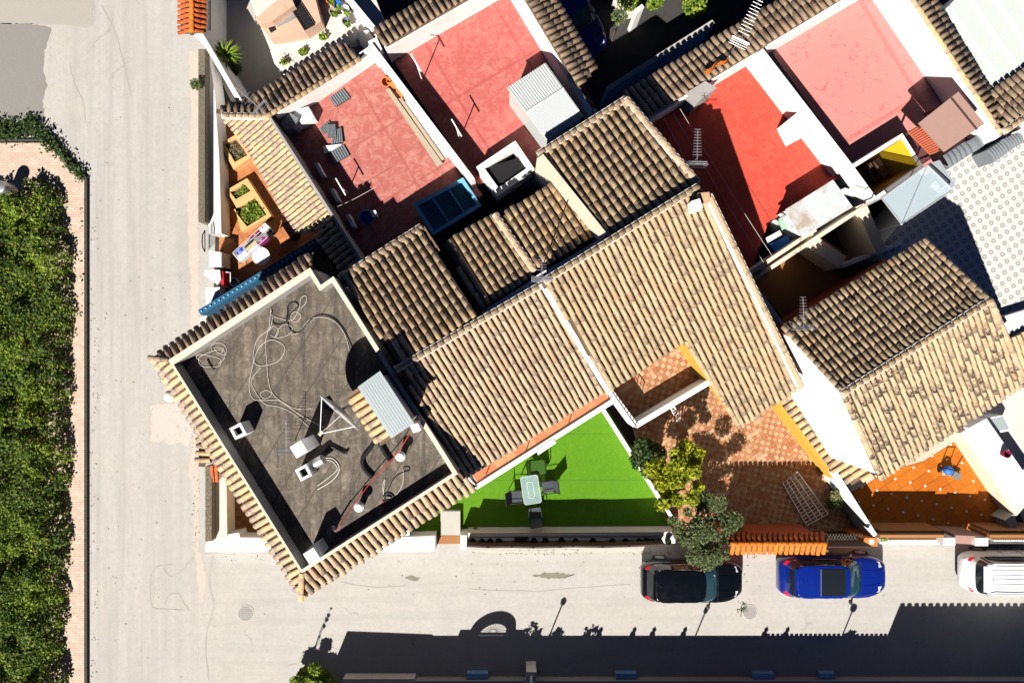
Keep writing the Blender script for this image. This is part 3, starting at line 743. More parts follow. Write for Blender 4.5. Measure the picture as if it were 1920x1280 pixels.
row2 = thing('row_house', 'row house with gold sand tiled roof right of the white roof joint', 'house', P(1250, 600, 0))
pM2 = plane((1018, 526), (1318, 353), 7.25, 18.3, (1300, 750))
W2 = [onp(x, y, pM2) for x, y in [(1018, 526), (1306, 357), (1330, 368), (1502, 722), (1387, 799), (1286, 637), (1147, 727)]]
tile_roof(row2, pM2, W2, M['tile'], pitch=.218, uoff=.5)
Wb = [onp(x, y, pM2) for x, y in [(1018, 526), (1310, 354), (1495, 700), (1430, 742), (1375, 665), (1147, 727)]]
Wb = [onp(x, y, pM2) for x, y in [(1018, 526), (1312, 356), (1440, 612), (1300, 628), (1146, 724)]]
body(row2, pM2, Wb, .3)
Wc = [onp(x, y, pM2) for x, y in [(1420, 560), (1500, 720), (1388, 796), (1290, 640)]]
body(row2, pM2, Wc, .22, 2.9, M['yellow'], 'bay_wall')
caps(row2, P(1020, 527, 7.27), P(1308, 350, 7.27), M['tile'])
caps(row2, onp(1328, 366, pM2)+Vector((0, 0, .03)), onp(1500, 722, pM2)+Vector((0, 0, .03)), M['tile'], name='verge_tile')
caps(row2, onp(1287, 640, pM2), onp(1386, 798, pM2), M['tile'], r=.09, name='verge_tile', mort=False)
vm = MB(); va, vb = onp(1322, 372, pM2), onp(1492, 724, pM2); vd = (vb-va).normalized(); vn = Vector((-vd.y, vd.x, 0)).normalized()*.045
vm.add([va+vn, va-vn, vb-vn, vb+vn, *[q+Vector((0, 0, .15)) for q in (va+vn, va-vn, vb-vn, vb+vn)]], [(4, 5, 6, 7), (0, 1, 5, 4), (1, 2, 6, 5), (2, 3, 7, 6), (3, 0, 4, 7)]); vm.build('joint_strip', M['white'], row2)
slab('chimney', [(1296, 377), (1312, 372), (1318, 390), (1300, 396)], 7.75, 5.5, M['white'], row2)
slab('chimney', [(1308, 362), (1330, 360), (1332, 378), (1314, 382)], 7.5, 5.5, M['tile'], row2)
pP = plane((1137, 439), (1302, 338), 6.75, 14, (1090, 230))
WP = [onp(x, y, pP) for x, y in [(1140, 446), (1308, 342), (1173, 185), (1010, 288)]]
tile_roof(row2, pP, WP, M['tile'], pitch=.268, name='rear_roof')
body(row2, pP, WP, .05)
caps(row2, onp(1008, 291, pP)+Vector((0, 0, .06)), onp(1173, 187, pP)+Vector((0, 0, .06)), M['tile_pale'], name='verge_tile')
caps(row2, onp(1173, 188, pP)+Vector((0, 0, .08)), onp(1307, 343, pP)+Vector((0, 0, .08)), M['tile_pale'], name='verge_tile')
m = MB(); a, b = onp(1012, 296, pP), onp(1132, 446, pP)
d = (b-a).normalized(); nn = Vector((-d.y, d.x, 0)).normalized()*.13
m.prism([(a+nn)[:2], (a-nn)[:2], (b-nn)[:2], (b+nn)[:2]], 2.5, [a.z+.22, a.z+.22, b.z+.22, b.z+.22]); m.build('side_parapet', M['cream'], row2)
pR = plane((1014, 495), (1106, 442), 6.2, 14, (990, 360))
WR = [onp(x, y, pR) for x, y in [(1013, 504), (1116, 440), (1037, 345), (946, 403)]]
tile_roof(row2, pR, WR, M['tile_gold'], pitch=.255, name='patio_roof')
body(row2, pR, WR, .05)
wallpx('patio_wall', [(1008, 522), (1140, 446)], 6.75, 0, .2, M['white'], row2)

# balcony of the first row house: red floor behind a white parapet
bal = [(886, 890), (1140, 731), (1150, 752), (895, 915)]
MB().prism(XY(bal, 3.3), 2.9, 3.3).build('balcony_slab', M['conc'], row1)
bf = MB().prism(XY(bal, 3.32), 3.3, 3.32).build('balcony_floor', M['grout'], row1)
floor_pieces(bf, XY(bal, 3.335), 3.335, R(32), .45, .3, .01, M['balc_floor'], 'floor_tile')
wallpx('balcony_parapet', [(893, 913), (1149, 752)], 3.42, 2.9, .18, M['white'], row1)
wallpx('balcony_parapet', [(875, 896), (893, 916)], 3.42, 2.9, .16, M['white'], row1)
slab('balcony_step', [(1005, 842), (1037, 822), (1043, 830), (1009, 853)], 3.46, 2.9, M['white'], row1)
m = MB()
for x, y in ((912, 888), (986, 846), (1066, 795), (1140, 748)):
    m.tube([P(x, y, 3.3), P(x, y, 4.35)], .02)
m.tube([P(905, 896, 4.35), P(1146, 744, 4.35)], .02)
m.tube([P(905, 896, 3.9), P(1146, 744, 3.9)], .012)
m.build('balcony_rail', M['darkwood'], row1)
# balcony of the second row house
bal2 = [(1148, 730), (1288, 640), (1336, 716), (1192, 802)]
MB().prism(XY(bal2, 3.1), 2.8, 3.1).build('balcony_slab', M['conc'], row2)
bf = MB().prism(XY(bal2, 3.12), 3.1, 3.12).build('balcony_floor', M['grout'], row2)
floor_pieces(bf, XY(bal2, 3.135), 3.135, R(32), .17, .17, .008, M['patio'], 'floor_tile', objs=False, alt=M['patio_b'])
wallpx('balcony_parapet', [(1192, 798), (1332, 715)], 4.15, 2.8, .2, M['white'], row2)
wallpx('balcony_parapet', [(1143, 731), (1192, 798)], 4.3, 2.8, .2, M['white'], row2)
wallpx('balcony_wall', [(1290, 645), (1336, 714)], 4.6, 0, .14, M['yellow'], row2)
m = MB()
for i in range(9):
    t = i/8; x, y = 1150+(1192-1150)*t, 738+(798-738)*t
    m.tube([P(x, y, 4.3), P(x, y, 4.75)], .015)
m.tube([P(1148, 734, 4.75), P(1194, 800, 4.75)], .02); m.build('balcony_rail', M['darkwood'], row2)

# ================================================================== terraces to the north
def terrace(label, floor, mat, loc, z=3.0, fz='terrace_floor'):
    t = thing('terrace_house', label, 'house', P(*loc, 0)); q = XY(floor, z)
    MB().prism(offset(q, -.02), 0, z-.06).build('wall', M['white'], t)
    MB().prism(q, z-.06, z).build(fz, M[mat], t)
    return t
ta = terrace('terrace house with faded red roof, grey vents and long planks', [(508, 217), (697, 90), (905, 365), (655, 525)], 'red_a', (690, 300))
wallpx('parapet', [(506, 222), (682, 497)], 4.4, 2.9, .1, M['grey_wall'], ta)
wallpx('parapet', [(514, 214), (692, 92)], 4.1, 2.9, .16, M['white'], ta)
wallpx('party_wall', [(694, 84), (886, 338)], 4.12, 2.9, .2, M['white'], ta)
slab('corner_box', [(530, 213), (578, 200), (590, 222), (545, 243)], 3.5, 3.0, M['white'], ta)
pA = plane((497, 220), (674, 110), 4.25, 16, (540, 120))
roofpx(ta, pA, [(499, 219), (674, 110), (641, 82), (474, 182)], M['tile_brown'], pitch=.245, name='eave_roof')
caps(ta, onp(497, 221, pA), onp(675, 111, pA), M['tile_gold'], r=.1, mort=False)
tb = terrace('terrace house with clean red roof and white ribbed metal shed', [(722, 92), (985, -60), (1122, 212), (1005, 330), (895, 345)], 'red_b', (900, 150))
wallpx('parapet', [(722, 90), (985, -62)], 4.15, 2.9, .16, M['white'], tb)
wallpx('parapet', [(962, -30), (1112, 218)], 4.15, 2.9, .2, M['white'], tb)
wallpx('parapet', [(1112, 205), (1160, 275)], 4.15, 2.9, .2, M['white'], tb)
pB = plane((722, 88), (985, -64), 4.25, 16, (800, -50))
roofpx(tb, pB, [(724, 86), (985, -64), (950, -92), (700, 58)], M['tile_brown'], pitch=.245, name='eave_roof')
pB2 = plane((975, -20), (1118, 205), 4.25, 16, (1150, 50))
roofpx(tb, pB2, [(968, -30), (1085, 164), (1116, 128), (1010, -60)], M['tile_brown'], pitch=.245, name='eave_roof')
# shed on terrace B
def ribbed(house, quad, z4, mat, ribs=18, name='ribbed_roof', h=.03):
    v = [P(x, y, z) for (x, y), z in zip(quad, z4)]
    pts = []
    for i in range(ribs*4+1):
        t = i/(ribs*4); zz = h if i % 4 in (1, 2) else 0
        pts += [v[0].lerp(v[1], t)+Vector((0, 0, zz)), v[3].lerp(v[2], t)+Vector((0, 0, zz))]
    m = MB().add(pts, [(2*i, 2*i+2, 2*i+3, 2*i+1) for i in range(ribs*4)])
    m.add([p-Vector((0, 0, .04)) for p in v], [(0, 1, 2, 3)])
    return m.build(name, mat, house)
shed = thing('metal_shed', 'white ribbed metal shed standing on the clean red terrace', 'shed', P(1010, 190, 3))
ribbed(shed, [(951, 165), (1023, 118), (1057, 166), (986, 211)], [4.85, 4.85, 5.1, 5.1], M['sheetwhite'], 17)
ribbed(shed, [(986, 211), (1057, 166), (1094, 218), (1026, 264)], [5.1, 5.1, 4.85, 4.85], M['sheetwhite'], 17)
MB().prism(offset(XY([(951, 165), (1023, 118), (1094, 218), (1026, 264)], 4.85), -.05), 3.0, 4.83).build('wall', M['sheetwhite'], shed)
MB().tube([P(986, 211, 5.13), P(1057, 166, 5.13)], .05).build('ridge_trim', M['sheetwhite'], shed)
# stairwell housing on terrace B, black sheets painting in its shade
st_b = XY([(893, 313), (966, 264), (1003, 318), (932, 368)], 4.0)
MB().ring(st_b, offset(st_b, -.22), 3.0, 4.0).build('stairwell_wall', M['white'], tb)
MB().prism(offset(st_b, -.225), 3.0, 3.02).build('stairwell_shade_floor', M['blackmat'], tb)
slab('stairwell_shade', [(899, 318), (985, 292), (994, 318), (938, 356)], 3.8, 3.7, M['blackmat'], tb)

# glazed roof-light by terrace A, blue shade put into the frame colour
sk = thing('roof_light', 'glass roof light with shade-blue painted frame beside the sand roofs', 'roof light', P(838, 390, 4))
q = XY([(773, 383), (868, 333), (903, 386), (812, 441)], 3.7)
MB().ring(q, offset(q, -.14), 3.6, 3.7).build('frame', M['blue_wall_and_shade'], sk)
MB().prism(offset(q, -.142), 3.63, 3.65).build('glass', M['glass_blue'], sk)
MB().prism(offset(q, -.25), 0, 3.5).build('wall', M['grey_wall'], sk)
for t in (.36, .68):
    a0, b0 = Vector(q[0]).lerp(Vector(q[1]), t), Vector(q[3]).lerp(Vector(q[2]), t)
    MB().wall(a0, b0, .05, 3.62, 3.705).build('bar', M['blue_wall_and_shade'], sk)

td = terrace('terrace house with bright red tiled roof half in shadow', [(1205, 228), (1422, 98), (1596, 318), (1440, 420), (1405, 518), (1250, 500)], 'red_d', (1400, 250))
wallpx('parapet', [(1207, 226), (1420, 96)], 4.1, 2.9, .16, M['white'], td)
wallpx('party_wall', [(1424, 96), (1592, 314)], 4.15, 2.9, .32, M['white'], td)
slab('chimney_box', [(1474, 228), (1504, 204), (1532, 240), (1492, 262)], 3.95, 3.0, M['white'], td)
wallpx('parapet', [(1395, 520), (1530, 430)], 4.0, 2.9, .14, M['cream'], td)
slab('masonry_pier', [(1290, 172), (1322, 152), (1344, 165), (1310, 190)], 4.4, 3.0, M['grey_wall'], td)
pD = plane((1203, 225), (1560, -12), 4.25, 15, (1300, 40))
roofpx(td, pD, [(1205, 224), (1440, 82), (1400, 38), (1166, 178)], M['tile_brown'], pitch=.255, name='eave_roof')
te = terrace('terrace house with patchy pink roof and brown flat canopy', [(1440, 88), (1668, -48), (1800, 165), (1850, 250), (1742, 326), (1694, 250), (1598, 312)], 'red_e', (1620, 150))
wallpx('parapet', [(1440, 85), (1668, -50)], 4.15, 2.9, .16, M['white'], te)
wallpx('parapet', [(1672, -36), (1872, 258)], 4.2, 2.9, .3, M['white'], te)
pE0 = plane((1440, 82), (1668, -54), 4.25, 15, (1500, -40))
roofpx(te, pE0, [(1442, 80), (1668, -56), (1630, -96), (1402, 36)], M['tile_brown'], pitch=.255, name='eave_roof')
pE = plane((1695, -30), (1878, 250), 4.3, 15, (1850, 50))
roofpx(te, pE, [(1688, -40), (1880, 252), (1912, 236), (1858, 176), (1728, -40)], M['tile_brown'], pitch=.25, name='eave_roof')
caps(te, onp(1684, -40, pE), onp(1876, 252, pE), M['tile_gold'], r=.09, mort=False)
# stairwell of terrace E: white rim, bright yellow wall, inner shade painted as dark floor and back
sw = XY([(1592, 312), (1692, 250), (1732, 313), (1640, 378)], 4.1)
si = offset(sw, -.14)
MB().ring(sw, si, 0, 4.1).build('stairwell_wall', M['white'], te)
MB().prism(offset(sw, -.142), .9, 1.0).build('stairwell_shade_floor', M['blackmat'], te)
sj = [Vector(q) for q in offset(sw, -.16)]
MB().wall(sj[1], sj[2], .03, 1.0, 4.09).build('stairwell_side', M['bright_yellow'], te)
MB().wall(sj[0], sj[1].lerp(sj[0], .02), .03, 1.0, 3.95).build('stairwell_back_shade', M['darkwood'], te)
MB().wall(sj[2].lerp(sj[3], .02), sj[3], .03, 1.0, 3.6).build('stairwell_front', M['yellow'], te)
for i in range(7):
    q = sj[0].lerp(sj[3], .5).lerp(sj[1].lerp(sj[2], .5), .1+i*.11); MB().box((q.x, q.y, 1.15+i*.28), (.28, .8, .06), R(32)).build('stair_tread', M['darkwood'], te)
can = thing('flat_canopy', 'brown flat canopy on posts at the corner of the pink terrace', 'canopy', P(1785, 230, 3))
slab('canopy_top', [(1724, 230), (1797, 172), (1846, 232), (1772, 284)], 5.1, 5.0, M['brownsheet'], can)
m = MB(); a, b = P(1784, 184, 5.12), P(1832, 243, 5.12); m.wall(a, b, .06, 5.1, 5.13); m.build('seam', M['darkwood'], can)
for x, y in ((1735, 232), (1797, 182), (1838, 232), (1774, 276)):
    MB().box((*P(x, y, 5)[:2], 4), (.07, .07, 2.0)).build('post', M['darkwood'], can)
lv = thing('louvered_awning', 'rust red louvered awning below the brown canopy', 'awning', P(1730, 260, 3.5))
la, lb, lc, ld = P(1703, 247, 4.4), P(1728, 232, 4.7), P(1768, 280, 4.7), P(1745, 290, 4.4)
MB().prism([v[:2] for v in (la, lb, lc, ld)], [v.z-.08 for v in (la, lb, lc, ld)], [v.z-.03 for v in (la, lb, lc, ld)]).build('frame', M['louver'], lv)
for i in range(13):
    t = (i+.5)/13; MB().tube([la.lerp(ld, t), lb.lerp(lc, t)], .03, 4).build('slat', M['louver'], lv)
# white panel roof in the far corner with tiled edges
pr_ = thing('panel_roof_house', 'house corner with white standing seam panel roof', 'house', P(1850, 80, 0))
pq = XY([(1762, 28), (1850, -60), (1990, 60), (1990, 110), (1862, 170)], 4.0)
MB().prism(pq, 3.9, 4.0).build('panel_deck', M['sheetwhite'], pr_)
MB().prism(offset(pq, -.1), 0, 3.88).build('wall', M['white'], pr_)
for i in range(5):
    a0 = Vector((1780+i*32, 12-i*24)); b0 = a0+Vector((100, 145))
    a1, b1 = P(*a0, 4.02), P(*b0, 4.02); MB().wall(a1, b1, .06, 4.0, 4.04).build('seam', M['paintwhite'], pr_)
pF = plane((1882, 244), (1990, 168), 4.5, 14, (1900, 130))
roofpx(pr_, pF, [(1884, 242), (1990, 170), (1990, 84), (1858, 172)], M['tile_brown'], pitch=.255, name='eave_roof')
caps(pr_, onp(1882, 246, pF), onp(1990, 172, pF), M['tile_gold'], r=.1)

# ================================================================== house on the right with the big gable wall
hr = thing('gable_house', 'gabled house with flashed tile roof and tall white gable wall', 'house', P(1650, 700, 0))
pRS = plane((1580, 736), (1853, 563), 7.0, 20.5, (1760, 850))
WS = [onp(x, y, pRS) for x, y in [(1580, 736), (1853, 563), (1921, 718), (1652, 897)]]
tile_roof(hr, pRS, WS, M['tile_flash'], pitch=.2)
pRN = plane((1580, 736), (1853, 563), 7.0, 20.5, (1600, 500))
WRN = [onp(x, y, pRN) for x, y in [(1580, 736), (1853, 563), (1732, 449), (1468, 612)]]
tile_roof(hr, pRN, WRN, M['tile_flash'], pitch=.207, L=.42, expo=.36, name='rear_roof')
caps(hr, P(1577, 738, 7.03), P(1856, 562, 7.03), M['tile_gold'], r=.1)
caps(hr, P(1856, 562, 7.0), onp(1922, 718, pRS), M['tile_pale'], r=.1, name='verge_tile', mort=False)
caps(hr, P(1580, 738, 7.0), onp(1652, 896, pRS), M['tile_flash'], r=.1, name='verge_tile', mort=False)
caps(hr, P(1580, 734, 7.0), onp(1469, 613, pRN), M['tile_flash'], r=.1, name='verge_tile', mort=False)
caps(hr, P(1853, 562, 7.0), onp(1732, 450, pRN), M['tile_pale'], r=.1, name='verge_tile', mort=False)
g = [WRN[3], P(1580, 736, 7.0), WS[3]]; e = [WRN[2], P(1853, 563, 7.0), WS[2]]
U = (e[1]-g[1]).normalized(); g = [p+U*.12-Vector((0, 0, .14)) for p in g]; e = [p-U*.2-Vector((0, 0, .14)) for p in e]
hv = Vector((-U.y, U.x, 0)); g[0] = g[0].lerp(g[1], .16); e[0] = e[0].lerp(e[1], .16)
rw = [Vector((*(q+hv*.03)[:2], zz)) for q, zz in ((g[0], 0), (e[0], 0), (e[0], g[0].z-.1), (g[0], g[0].z-.1))]
MB().add(rw+[q+hv*.04 for q in rw], [(0, 1, 2, 3), (4, 5, 6, 7), (0, 1, 5, 4), (3, 2, 6, 7), (0, 3, 7, 4), (1, 2, 6, 5)]).build('rear_shade_wall', M['louver'], hr)  # dark brown skin, shade of the rear face put into its colour
pts = g+e+[Vector((p.x, p.y, 0)) for p in (g[0], g[2], e[0], e[2])]
MB().add(pts, [(0, 1, 2, 7, 6), (8, 9, 5, 4, 3), (0, 3, 4, 1), (1, 4, 5, 2), (0, 6, 8, 3), (2, 5, 9, 7), (6, 7, 9, 8)]).build('wall', M['white'], hr)
# lean-to tiled strip along the gable and yellow wall
ln = thing('lean_to_wall', 'yellow patio wall topped by a tiled lean-to below the white gable', 'wall', P(1530, 820, 0))
pL = plane((1492, 732), (1618, 876), 1.8, 22, (1450, 800))
roofpx(ln, pL, [(1462, 748), (1492, 732), (1618, 872), (1640, 892), (1592, 905), (1568, 892)], M['tile_gold'], pitch=.30, L=.6, expo=.5)
wallpx('wall', [(1458, 755), (1566, 896)], 1.15, 0, .16, M['yellow'], ln)
slab('ledge', [(1448, 760), (1462, 752), (1570, 890), (1558, 900)], .16, 0, M['cream'], ln)

gl_ = thing('globe_lamp', 'cream globe lamp on the street side of the corner house', 'lamp', P(330, 742, 5.2))
gc_ = P(319, 742, 5.3); MB().lathe((gc_.x, gc_.y, gc_.z-.2), [(.2*math.sin(math.pi*i/10)+.002, .2-.2*math.cos(math.pi*i/10)) for i in range(11)], 24).build('globe', M['ivory'], gl_, smooth=40)
MB().tube([(gc_.x, gc_.y, gc_.z-.2), (gc_.x+.1, gc_.y, gc_.z-.35), (gc_.x+.7, gc_.y+.1, gc_.z-.35)], .025, 6).build('arm', M['iron'], gl_)
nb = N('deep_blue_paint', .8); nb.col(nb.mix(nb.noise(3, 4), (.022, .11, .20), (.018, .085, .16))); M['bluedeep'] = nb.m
# ================================================================== house with the terracotta yard (north of the corner house)
ho = thing('yard_house', 'low house with golden tiled roof sloping to a terracotta yard', 'house', P(540, 330, 0))
pO = plane((503, 219), (628, 422), 4.0, 20, (440, 400))
WO = [onp(x, y, pO) for x, y in [(418, 216), (503, 219), (628, 421), (561, 438), (527, 391), (468, 284), (442, 250)]]
tile_roof(ho, pO, WO, M['tile_soft'], pitch=.19, L=.34, expo=.26, hf=.55)
Wi = [onp(x, y, pO) for x, y in [(500, 226), (620, 420), (590, 428), (490, 262)]]
body(ho, pO, Wi, .05, 0, M['cream'])
wallpx('gutter', [(504, 219), (684, 501)], 4.12, 3.9, .10, M['grey_wall'], ho)
pO2 = plane((632, 424), (684, 500), 4.0, 18, (590, 480))
roofpx(ho, pO2, [(632, 426), (686, 500), (650, 522), (592, 438)], M['tile_brown'], pitch=.25, name='side_roof')
# short north strip of the yard house
pO3 = plane((415, 216), (500, 216), 3.95, 16, (450, 150))
roofpx(ho, pO3, [(412, 213), (500, 216), (478, 184), (440, 190), (412, 205)], M['tile_brown'], pitch=.24, name='eave_roof')
caps(ho, onp(418, 217, pO3), onp(503, 219, pO3), M['tile_pale'], r=.09)
yard_floor('yard_floor', [(411, 196), (520, 196), (650, 440), (600, 458), (411, 566)], .10, R(32), .31, M['terra_floor'])
# street wall of that yard
screen('long dark brushwood screen along the street beside the terracotta yard', (378, 92), (378, 416), 1.5)
slab('yard_wall', [(385, 92), (391, 90), (403, 180), (411, 300), (415, 438), (391, 438), (390, 180)], 1.05, 0, M['white'], label='long white wall between the street and the terracotta yard', cat='wall')
slab('yard_wall', [(392, 470), (415, 473), (415, 500), (392, 500)], 1.05, 0, M['white'], label='short white wall stub below the iron yard gate', cat='wall')
slab('yard_wall', [(386, 540), (412, 538), (412, 566), (386, 580)], 1.05, 0, M['white'], label='short white wall end beside the long blue shaded wall', cat='wall')
gt = thing('iron_gate', 'wrought iron gate in the street wall of the terracotta yard', 'gate', P(386, 452, 0))
MB().tube([P(384, 432, 1.5), P(380, 440, 1.62), P(379, 452, 1.68), P(380, 464, 1.62), P(384, 472, 1.5)], .025).build('arch', M['iron'], gt)
for i in range(9):
    y = 433+i*4.8; MB().tube([P(384, y, 1.5), P(386, y, .1)], .014, 5).build('bar', M['iron'], gt)
for z in (.25, .85, 1.4): MB().tube([P(384, 432, z), P(384, 472, z)], .018, 5).build('rail', M['iron'], gt)
# planters
def planter(label, outer, inner, z=.55):
    t = thing('planter', label, 'planter', P(*outer[0], 0), None); o = XY(outer, z); i = XY(inner, z)
    MB().ring(o, i, .1, z).build('box', M['planter'], t); MB().prism(i, .1, z-.17).build('soil', M['soil'], t)
    return t
def scatter(poly, z, n, size, mat, name, label, cat, sp=.12, group=None, parent=None):
    q = XY(poly, z); xs = [p[0] for p in q]; ys = [p[1] for p in q]; pts = []
    while len(pts) < n:
        p = (random.uniform(min(xs), max(xs)), random.uniform(min(ys), max(ys)))
        if inside(p, q): pts.append((*p, z+abs(random.gauss(0, sp))))
    return leaves(name, pts, size, mat, parent, label=label, cat=cat, kind='stuff' if parent is None else 'stuff')
pl1 = planter('single square sand coloured planter nearest the tiled eaves in the terracotta yard', [(412, 270), (443, 252), (471, 295), (438, 318)], [(420, 271), (442, 260), (464, 291), (440, 304)])
pl2 = planter('small planter bed of the pair beside the drying rack', [(424, 357), (463, 334), (478, 357), (438, 380)], [(431, 360), (458, 345), (470, 358), (442, 374)])
pl3 = planter('large planter bed of the pair beside the drying rack', [(438, 380.3), (478, 357.3), (509, 405), (452, 434)], [(438, 393), (478, 372), (500, 402), (463, 425)])
scatter([(421, 271), (442, 261), (463, 291), (441, 303)], .42, 130, .05, M['leaf_dry'], 'seedlings', 'dry seedlings in the single square planter', 'plants')
scatter([(445, 366), (458, 347), (470, 358), (446, 373)], .42, 110, .06, M['leaf_mid'], 'seedlings', 'green seedlings in the small planter bed', 'plants')
scatter([(448, 400), (478, 374), (498, 402), (465, 422)], .42, 420, .07, M['leaf_mid'], 'seedlings', 'dense green seedlings in the large planter bed', 'plants')
slab('plant_trough', [(527, 420), (540, 414), (556, 438), (545, 448)], .7, .1, M['darkwood'], label='dark wooden trough under the tiled eaves', cat='trough')
# drying rack with laundry
dr = thing('drying_rack', 'white drying rack full of laundry in the terracotta yard', 'drying rack', P(474, 455, .1))
ra, rb2, rc, rd = P(436, 474, .95), P(497, 418, .95), P(513, 434, .95), P(450, 491, .95)
for i in range(9):
    t = i/8; MB().tube([ra.lerp(rd, t), rb2.lerp(rc, t)], .009, 5).build('rod', M['paintwhite'], dr)
for a, b in ((ra, rd), (rb2, rc)): MB().tube([a, b], .014, 5).build('end_bar', M['paintwhite'], dr)
for a, b in ((ra, rc), (rd, rb2)):
    k = a.lerp(b, .25); e = a.lerp(b, .75); MB().tube([k, Vector((e.x, e.y, .1))], .014, 5).build('leg', M['paintwhite'], dr)
def garment(label, t0, t1, s0, s1, mat):
    def f(u, v):
        s = s0+(s1-s0)*u; t = t0+(t1-t0)*(v if True else 0)
        p = ra.lerp(rb2, s).lerp(rd.lerp(rc, s), t)
        return p+Vector((0, 0, .015+.015*math.sin(u*9+t0*20)-.03*abs(v-.5)*2+random.uniform(0, .006)))
    m = MB().grid(f, 8, 4)
    for tt in (t0, t1):
        m.grid(lambda u, v: ra.lerp(rb2, s0+(s1-s0)*u).lerp(rd.lerp(rc, s0+(s1-s0)*u), tt+(.04*(v if tt == t1 else -v)))+Vector((0, 0, -.02-.4*v)), 6, 2)
    o = m.build('laundry', M[mat], label=label, cat='laundry', group='laundry on the drying rack'); return o
for a in (('white and red towel at the upper end of the drying rack', .0, .45, .80, 1., 'cl_white'), ('small red cloth at the upper end of the drying rack', .05, .22, .87, .97, 'cl_red'),
          ('black sock at the upper end of the drying rack', .62, .95, .86, .98, 'cl_navy'), ('maroon shirt on the drying rack', .02, .22, .52, .80, 'cl_maroon'),
          ('navy trousers on the drying rack', .26, .5, .28, .78, 'cl_navy'), ('bright blue shirt at the lower end of the drying rack', .08, .5, .06, .26, 'cl_blue'),
          ('white shirt at the lower end of the drying rack', .55, .95, .0, .26, 'cl_white'), ('yellow cloth on the drying rack', .54, .66, .28, .56, 'cl_yellow'),
          ('purple top on the drying rack', .70, 1.0, .56, .80, 'cl_purple'), ('pale lilac shirt on the drying rack', .7, 1.0, .28, .55, 'cl_lilac')): garment(*a)
tw = thing('round_table', 'white round table beside the drying rack', 'table', P(487, 482, .1))
MB().lathe(P(489, 480, .72), [(.02, -.02), (.36, -.02), (.37, 0), (.02, .012)], 28).build('tabletop', M['paintwhite'], tw)
MB().tube([P(489, 480, .7), P(489, 480, .1)], .05, 8).build('leg', M['paintwhite'], tw)
MB().lathe(P(489, 480, .1), [(.24, 0), (.2, .03), (.05, .06)], 18).build('base', M['paintwhite'], tw)
bk = thing('white_bucket', 'white bucket at the foot of the blue shaded wall', 'bucket', P(444, 530, .1))
MB().lathe(P(444, 530, .1), [(.13, 0), (.17, .34), (.185, .34), (.185, .36), (.155, .36), (.12, .05)], 20).build('shell', M['paintwhite'], bk)
wb_ = thing('wash_stand', 'white wash stand with red edge by the street wall', 'stand', P(405, 520, .1))
slab('top', [(384, 507), (412, 506), (414, 524), (408, 534), (384, 516)], 1.0, .92, M['paintwhite'], wb_)
slab('cabinet', [(386, 508), (410, 508), (410, 524), (386, 516)], .92, .1, M['white'], wb_)
slab('side_panel', [(414, 508), (418, 508), (420, 534), (414, 534)], .9, .1, M['cl_red'], wb_)
MB().tube([P(424, 510, .1), P(424, 510, 1.0), P(432, 511, 1.0), P(432, 535, 1.0), P(432, 535, .1)], .02).build('rail', M['paintwhite'], wb_)
# long boundary wall between that yard and the corner house (in the tower's shade)
wl_ = thing('boundary_wall', 'long blue boundary wall in the shade beside the corner house', 'wall', P(480, 520, 0))
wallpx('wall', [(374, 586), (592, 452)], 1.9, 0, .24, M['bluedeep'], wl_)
q0, q1 = P(374, 586, 1.9), P(592, 452, 1.9)
for i in range(26):
    t = (i+.5)/26; MB().box(q0.lerp(q1, t)+Vector((0, 0, .02)), (.07, .06, .05), R(31)).build('cap_stone', M['blue_wall_and_shade'], wl_)
for x, y in ((470, 520), (520, 490), (492, 508)):
    pass
yard_floor('side_passage', [(388, 590), (600, 456), (640, 530), (420, 660)], .09, R(32), .3, M['brown_floor'])
slab('passage_wall', [(373, 598), (388, 592), (392, 640), (376, 640)], 1.0, 0, M['white'], label='low white wall at the passage mouth by the street', cat='wall')

# ================================================================== court with barbecue at the top left
sheet('court_floor', [(383, -40), (560, -40), (560, 220), (440, 205), (386, 92)], .012, M['conc'])
ct = thing('raised_court', 'raised pale concrete court with barbecue above the shaded yard', 'court', P(590, 60, 0))
cq = [(452, -40), (690, -40), (722, 45), (690, 84), (640, 92), (546, 150), (532, 138), (508, 97)]
MB().prism(XY(cq, 2.7), 0, 2.7).build('slab', M['conc_pale'], ct)
for i, (x, y) in enumerate(((515, 112), (524, 128), (533, 142))):
    slab('step', [(x-8, y-16), (x+6, y-20), (x+14, y+2), (x, y+8)], 2.2-i*.5, 0, M['white'], ct)
slab('white_kerb', [(530, 140), (545, 148), (655, 82), (650, 75)], 2.95, 2.7, M['white'], ct)
wallpx('parapet', [(640, -20), (716, 72)], 3.4, 2.7, .18, M['white'], ct)
bq = thing('barbecue', 'tan masonry barbecue with black grill', 'barbecue', P(540, 35, 2.7))
slab('base', [(478, 36), (520, 0), (588, -14), (602, 40), (572, 60), (505, 72)], 3.35, 2.7, M['bbq'], bq)
slab('hood', [(482, 32), (520, 2), (545, -6), (552, 10), (510, 40), (490, 46)], 3.75, 3.352, M['bbq'], bq)
slab('fire_pit', [(496, 42), (512, 38), (518, 56), (508, 62)], 3.365, 3.352, M['blackmat'], bq)
slab('grey_top', [(516, 30), (544, 16), (556, 34), (520, 52)], 3.37, 3.352, M['steel'], bq)
gq = [P(545, 14, 3.45), P(562, 6, 3.45), P(588, 46, 3.45), P(571, 56, 3.45)]
for i in range(11):
    t = i/10; MB().tube([gq[0].lerp(gq[3], t), gq[1].lerp(gq[2], t)], .02, 5).build('grill_bar', M['blackmat'], bq)
for a, b in ((0, 3), (1, 2)): MB().tube([gq[a], gq[b]], .022, 5).build('grill_rail', M['blackmat'], bq)
slab('grill_tray', [(544, 14), (562, 4), (590, 47), (571, 58)], 3.38, 3.352, M['black'], bq)
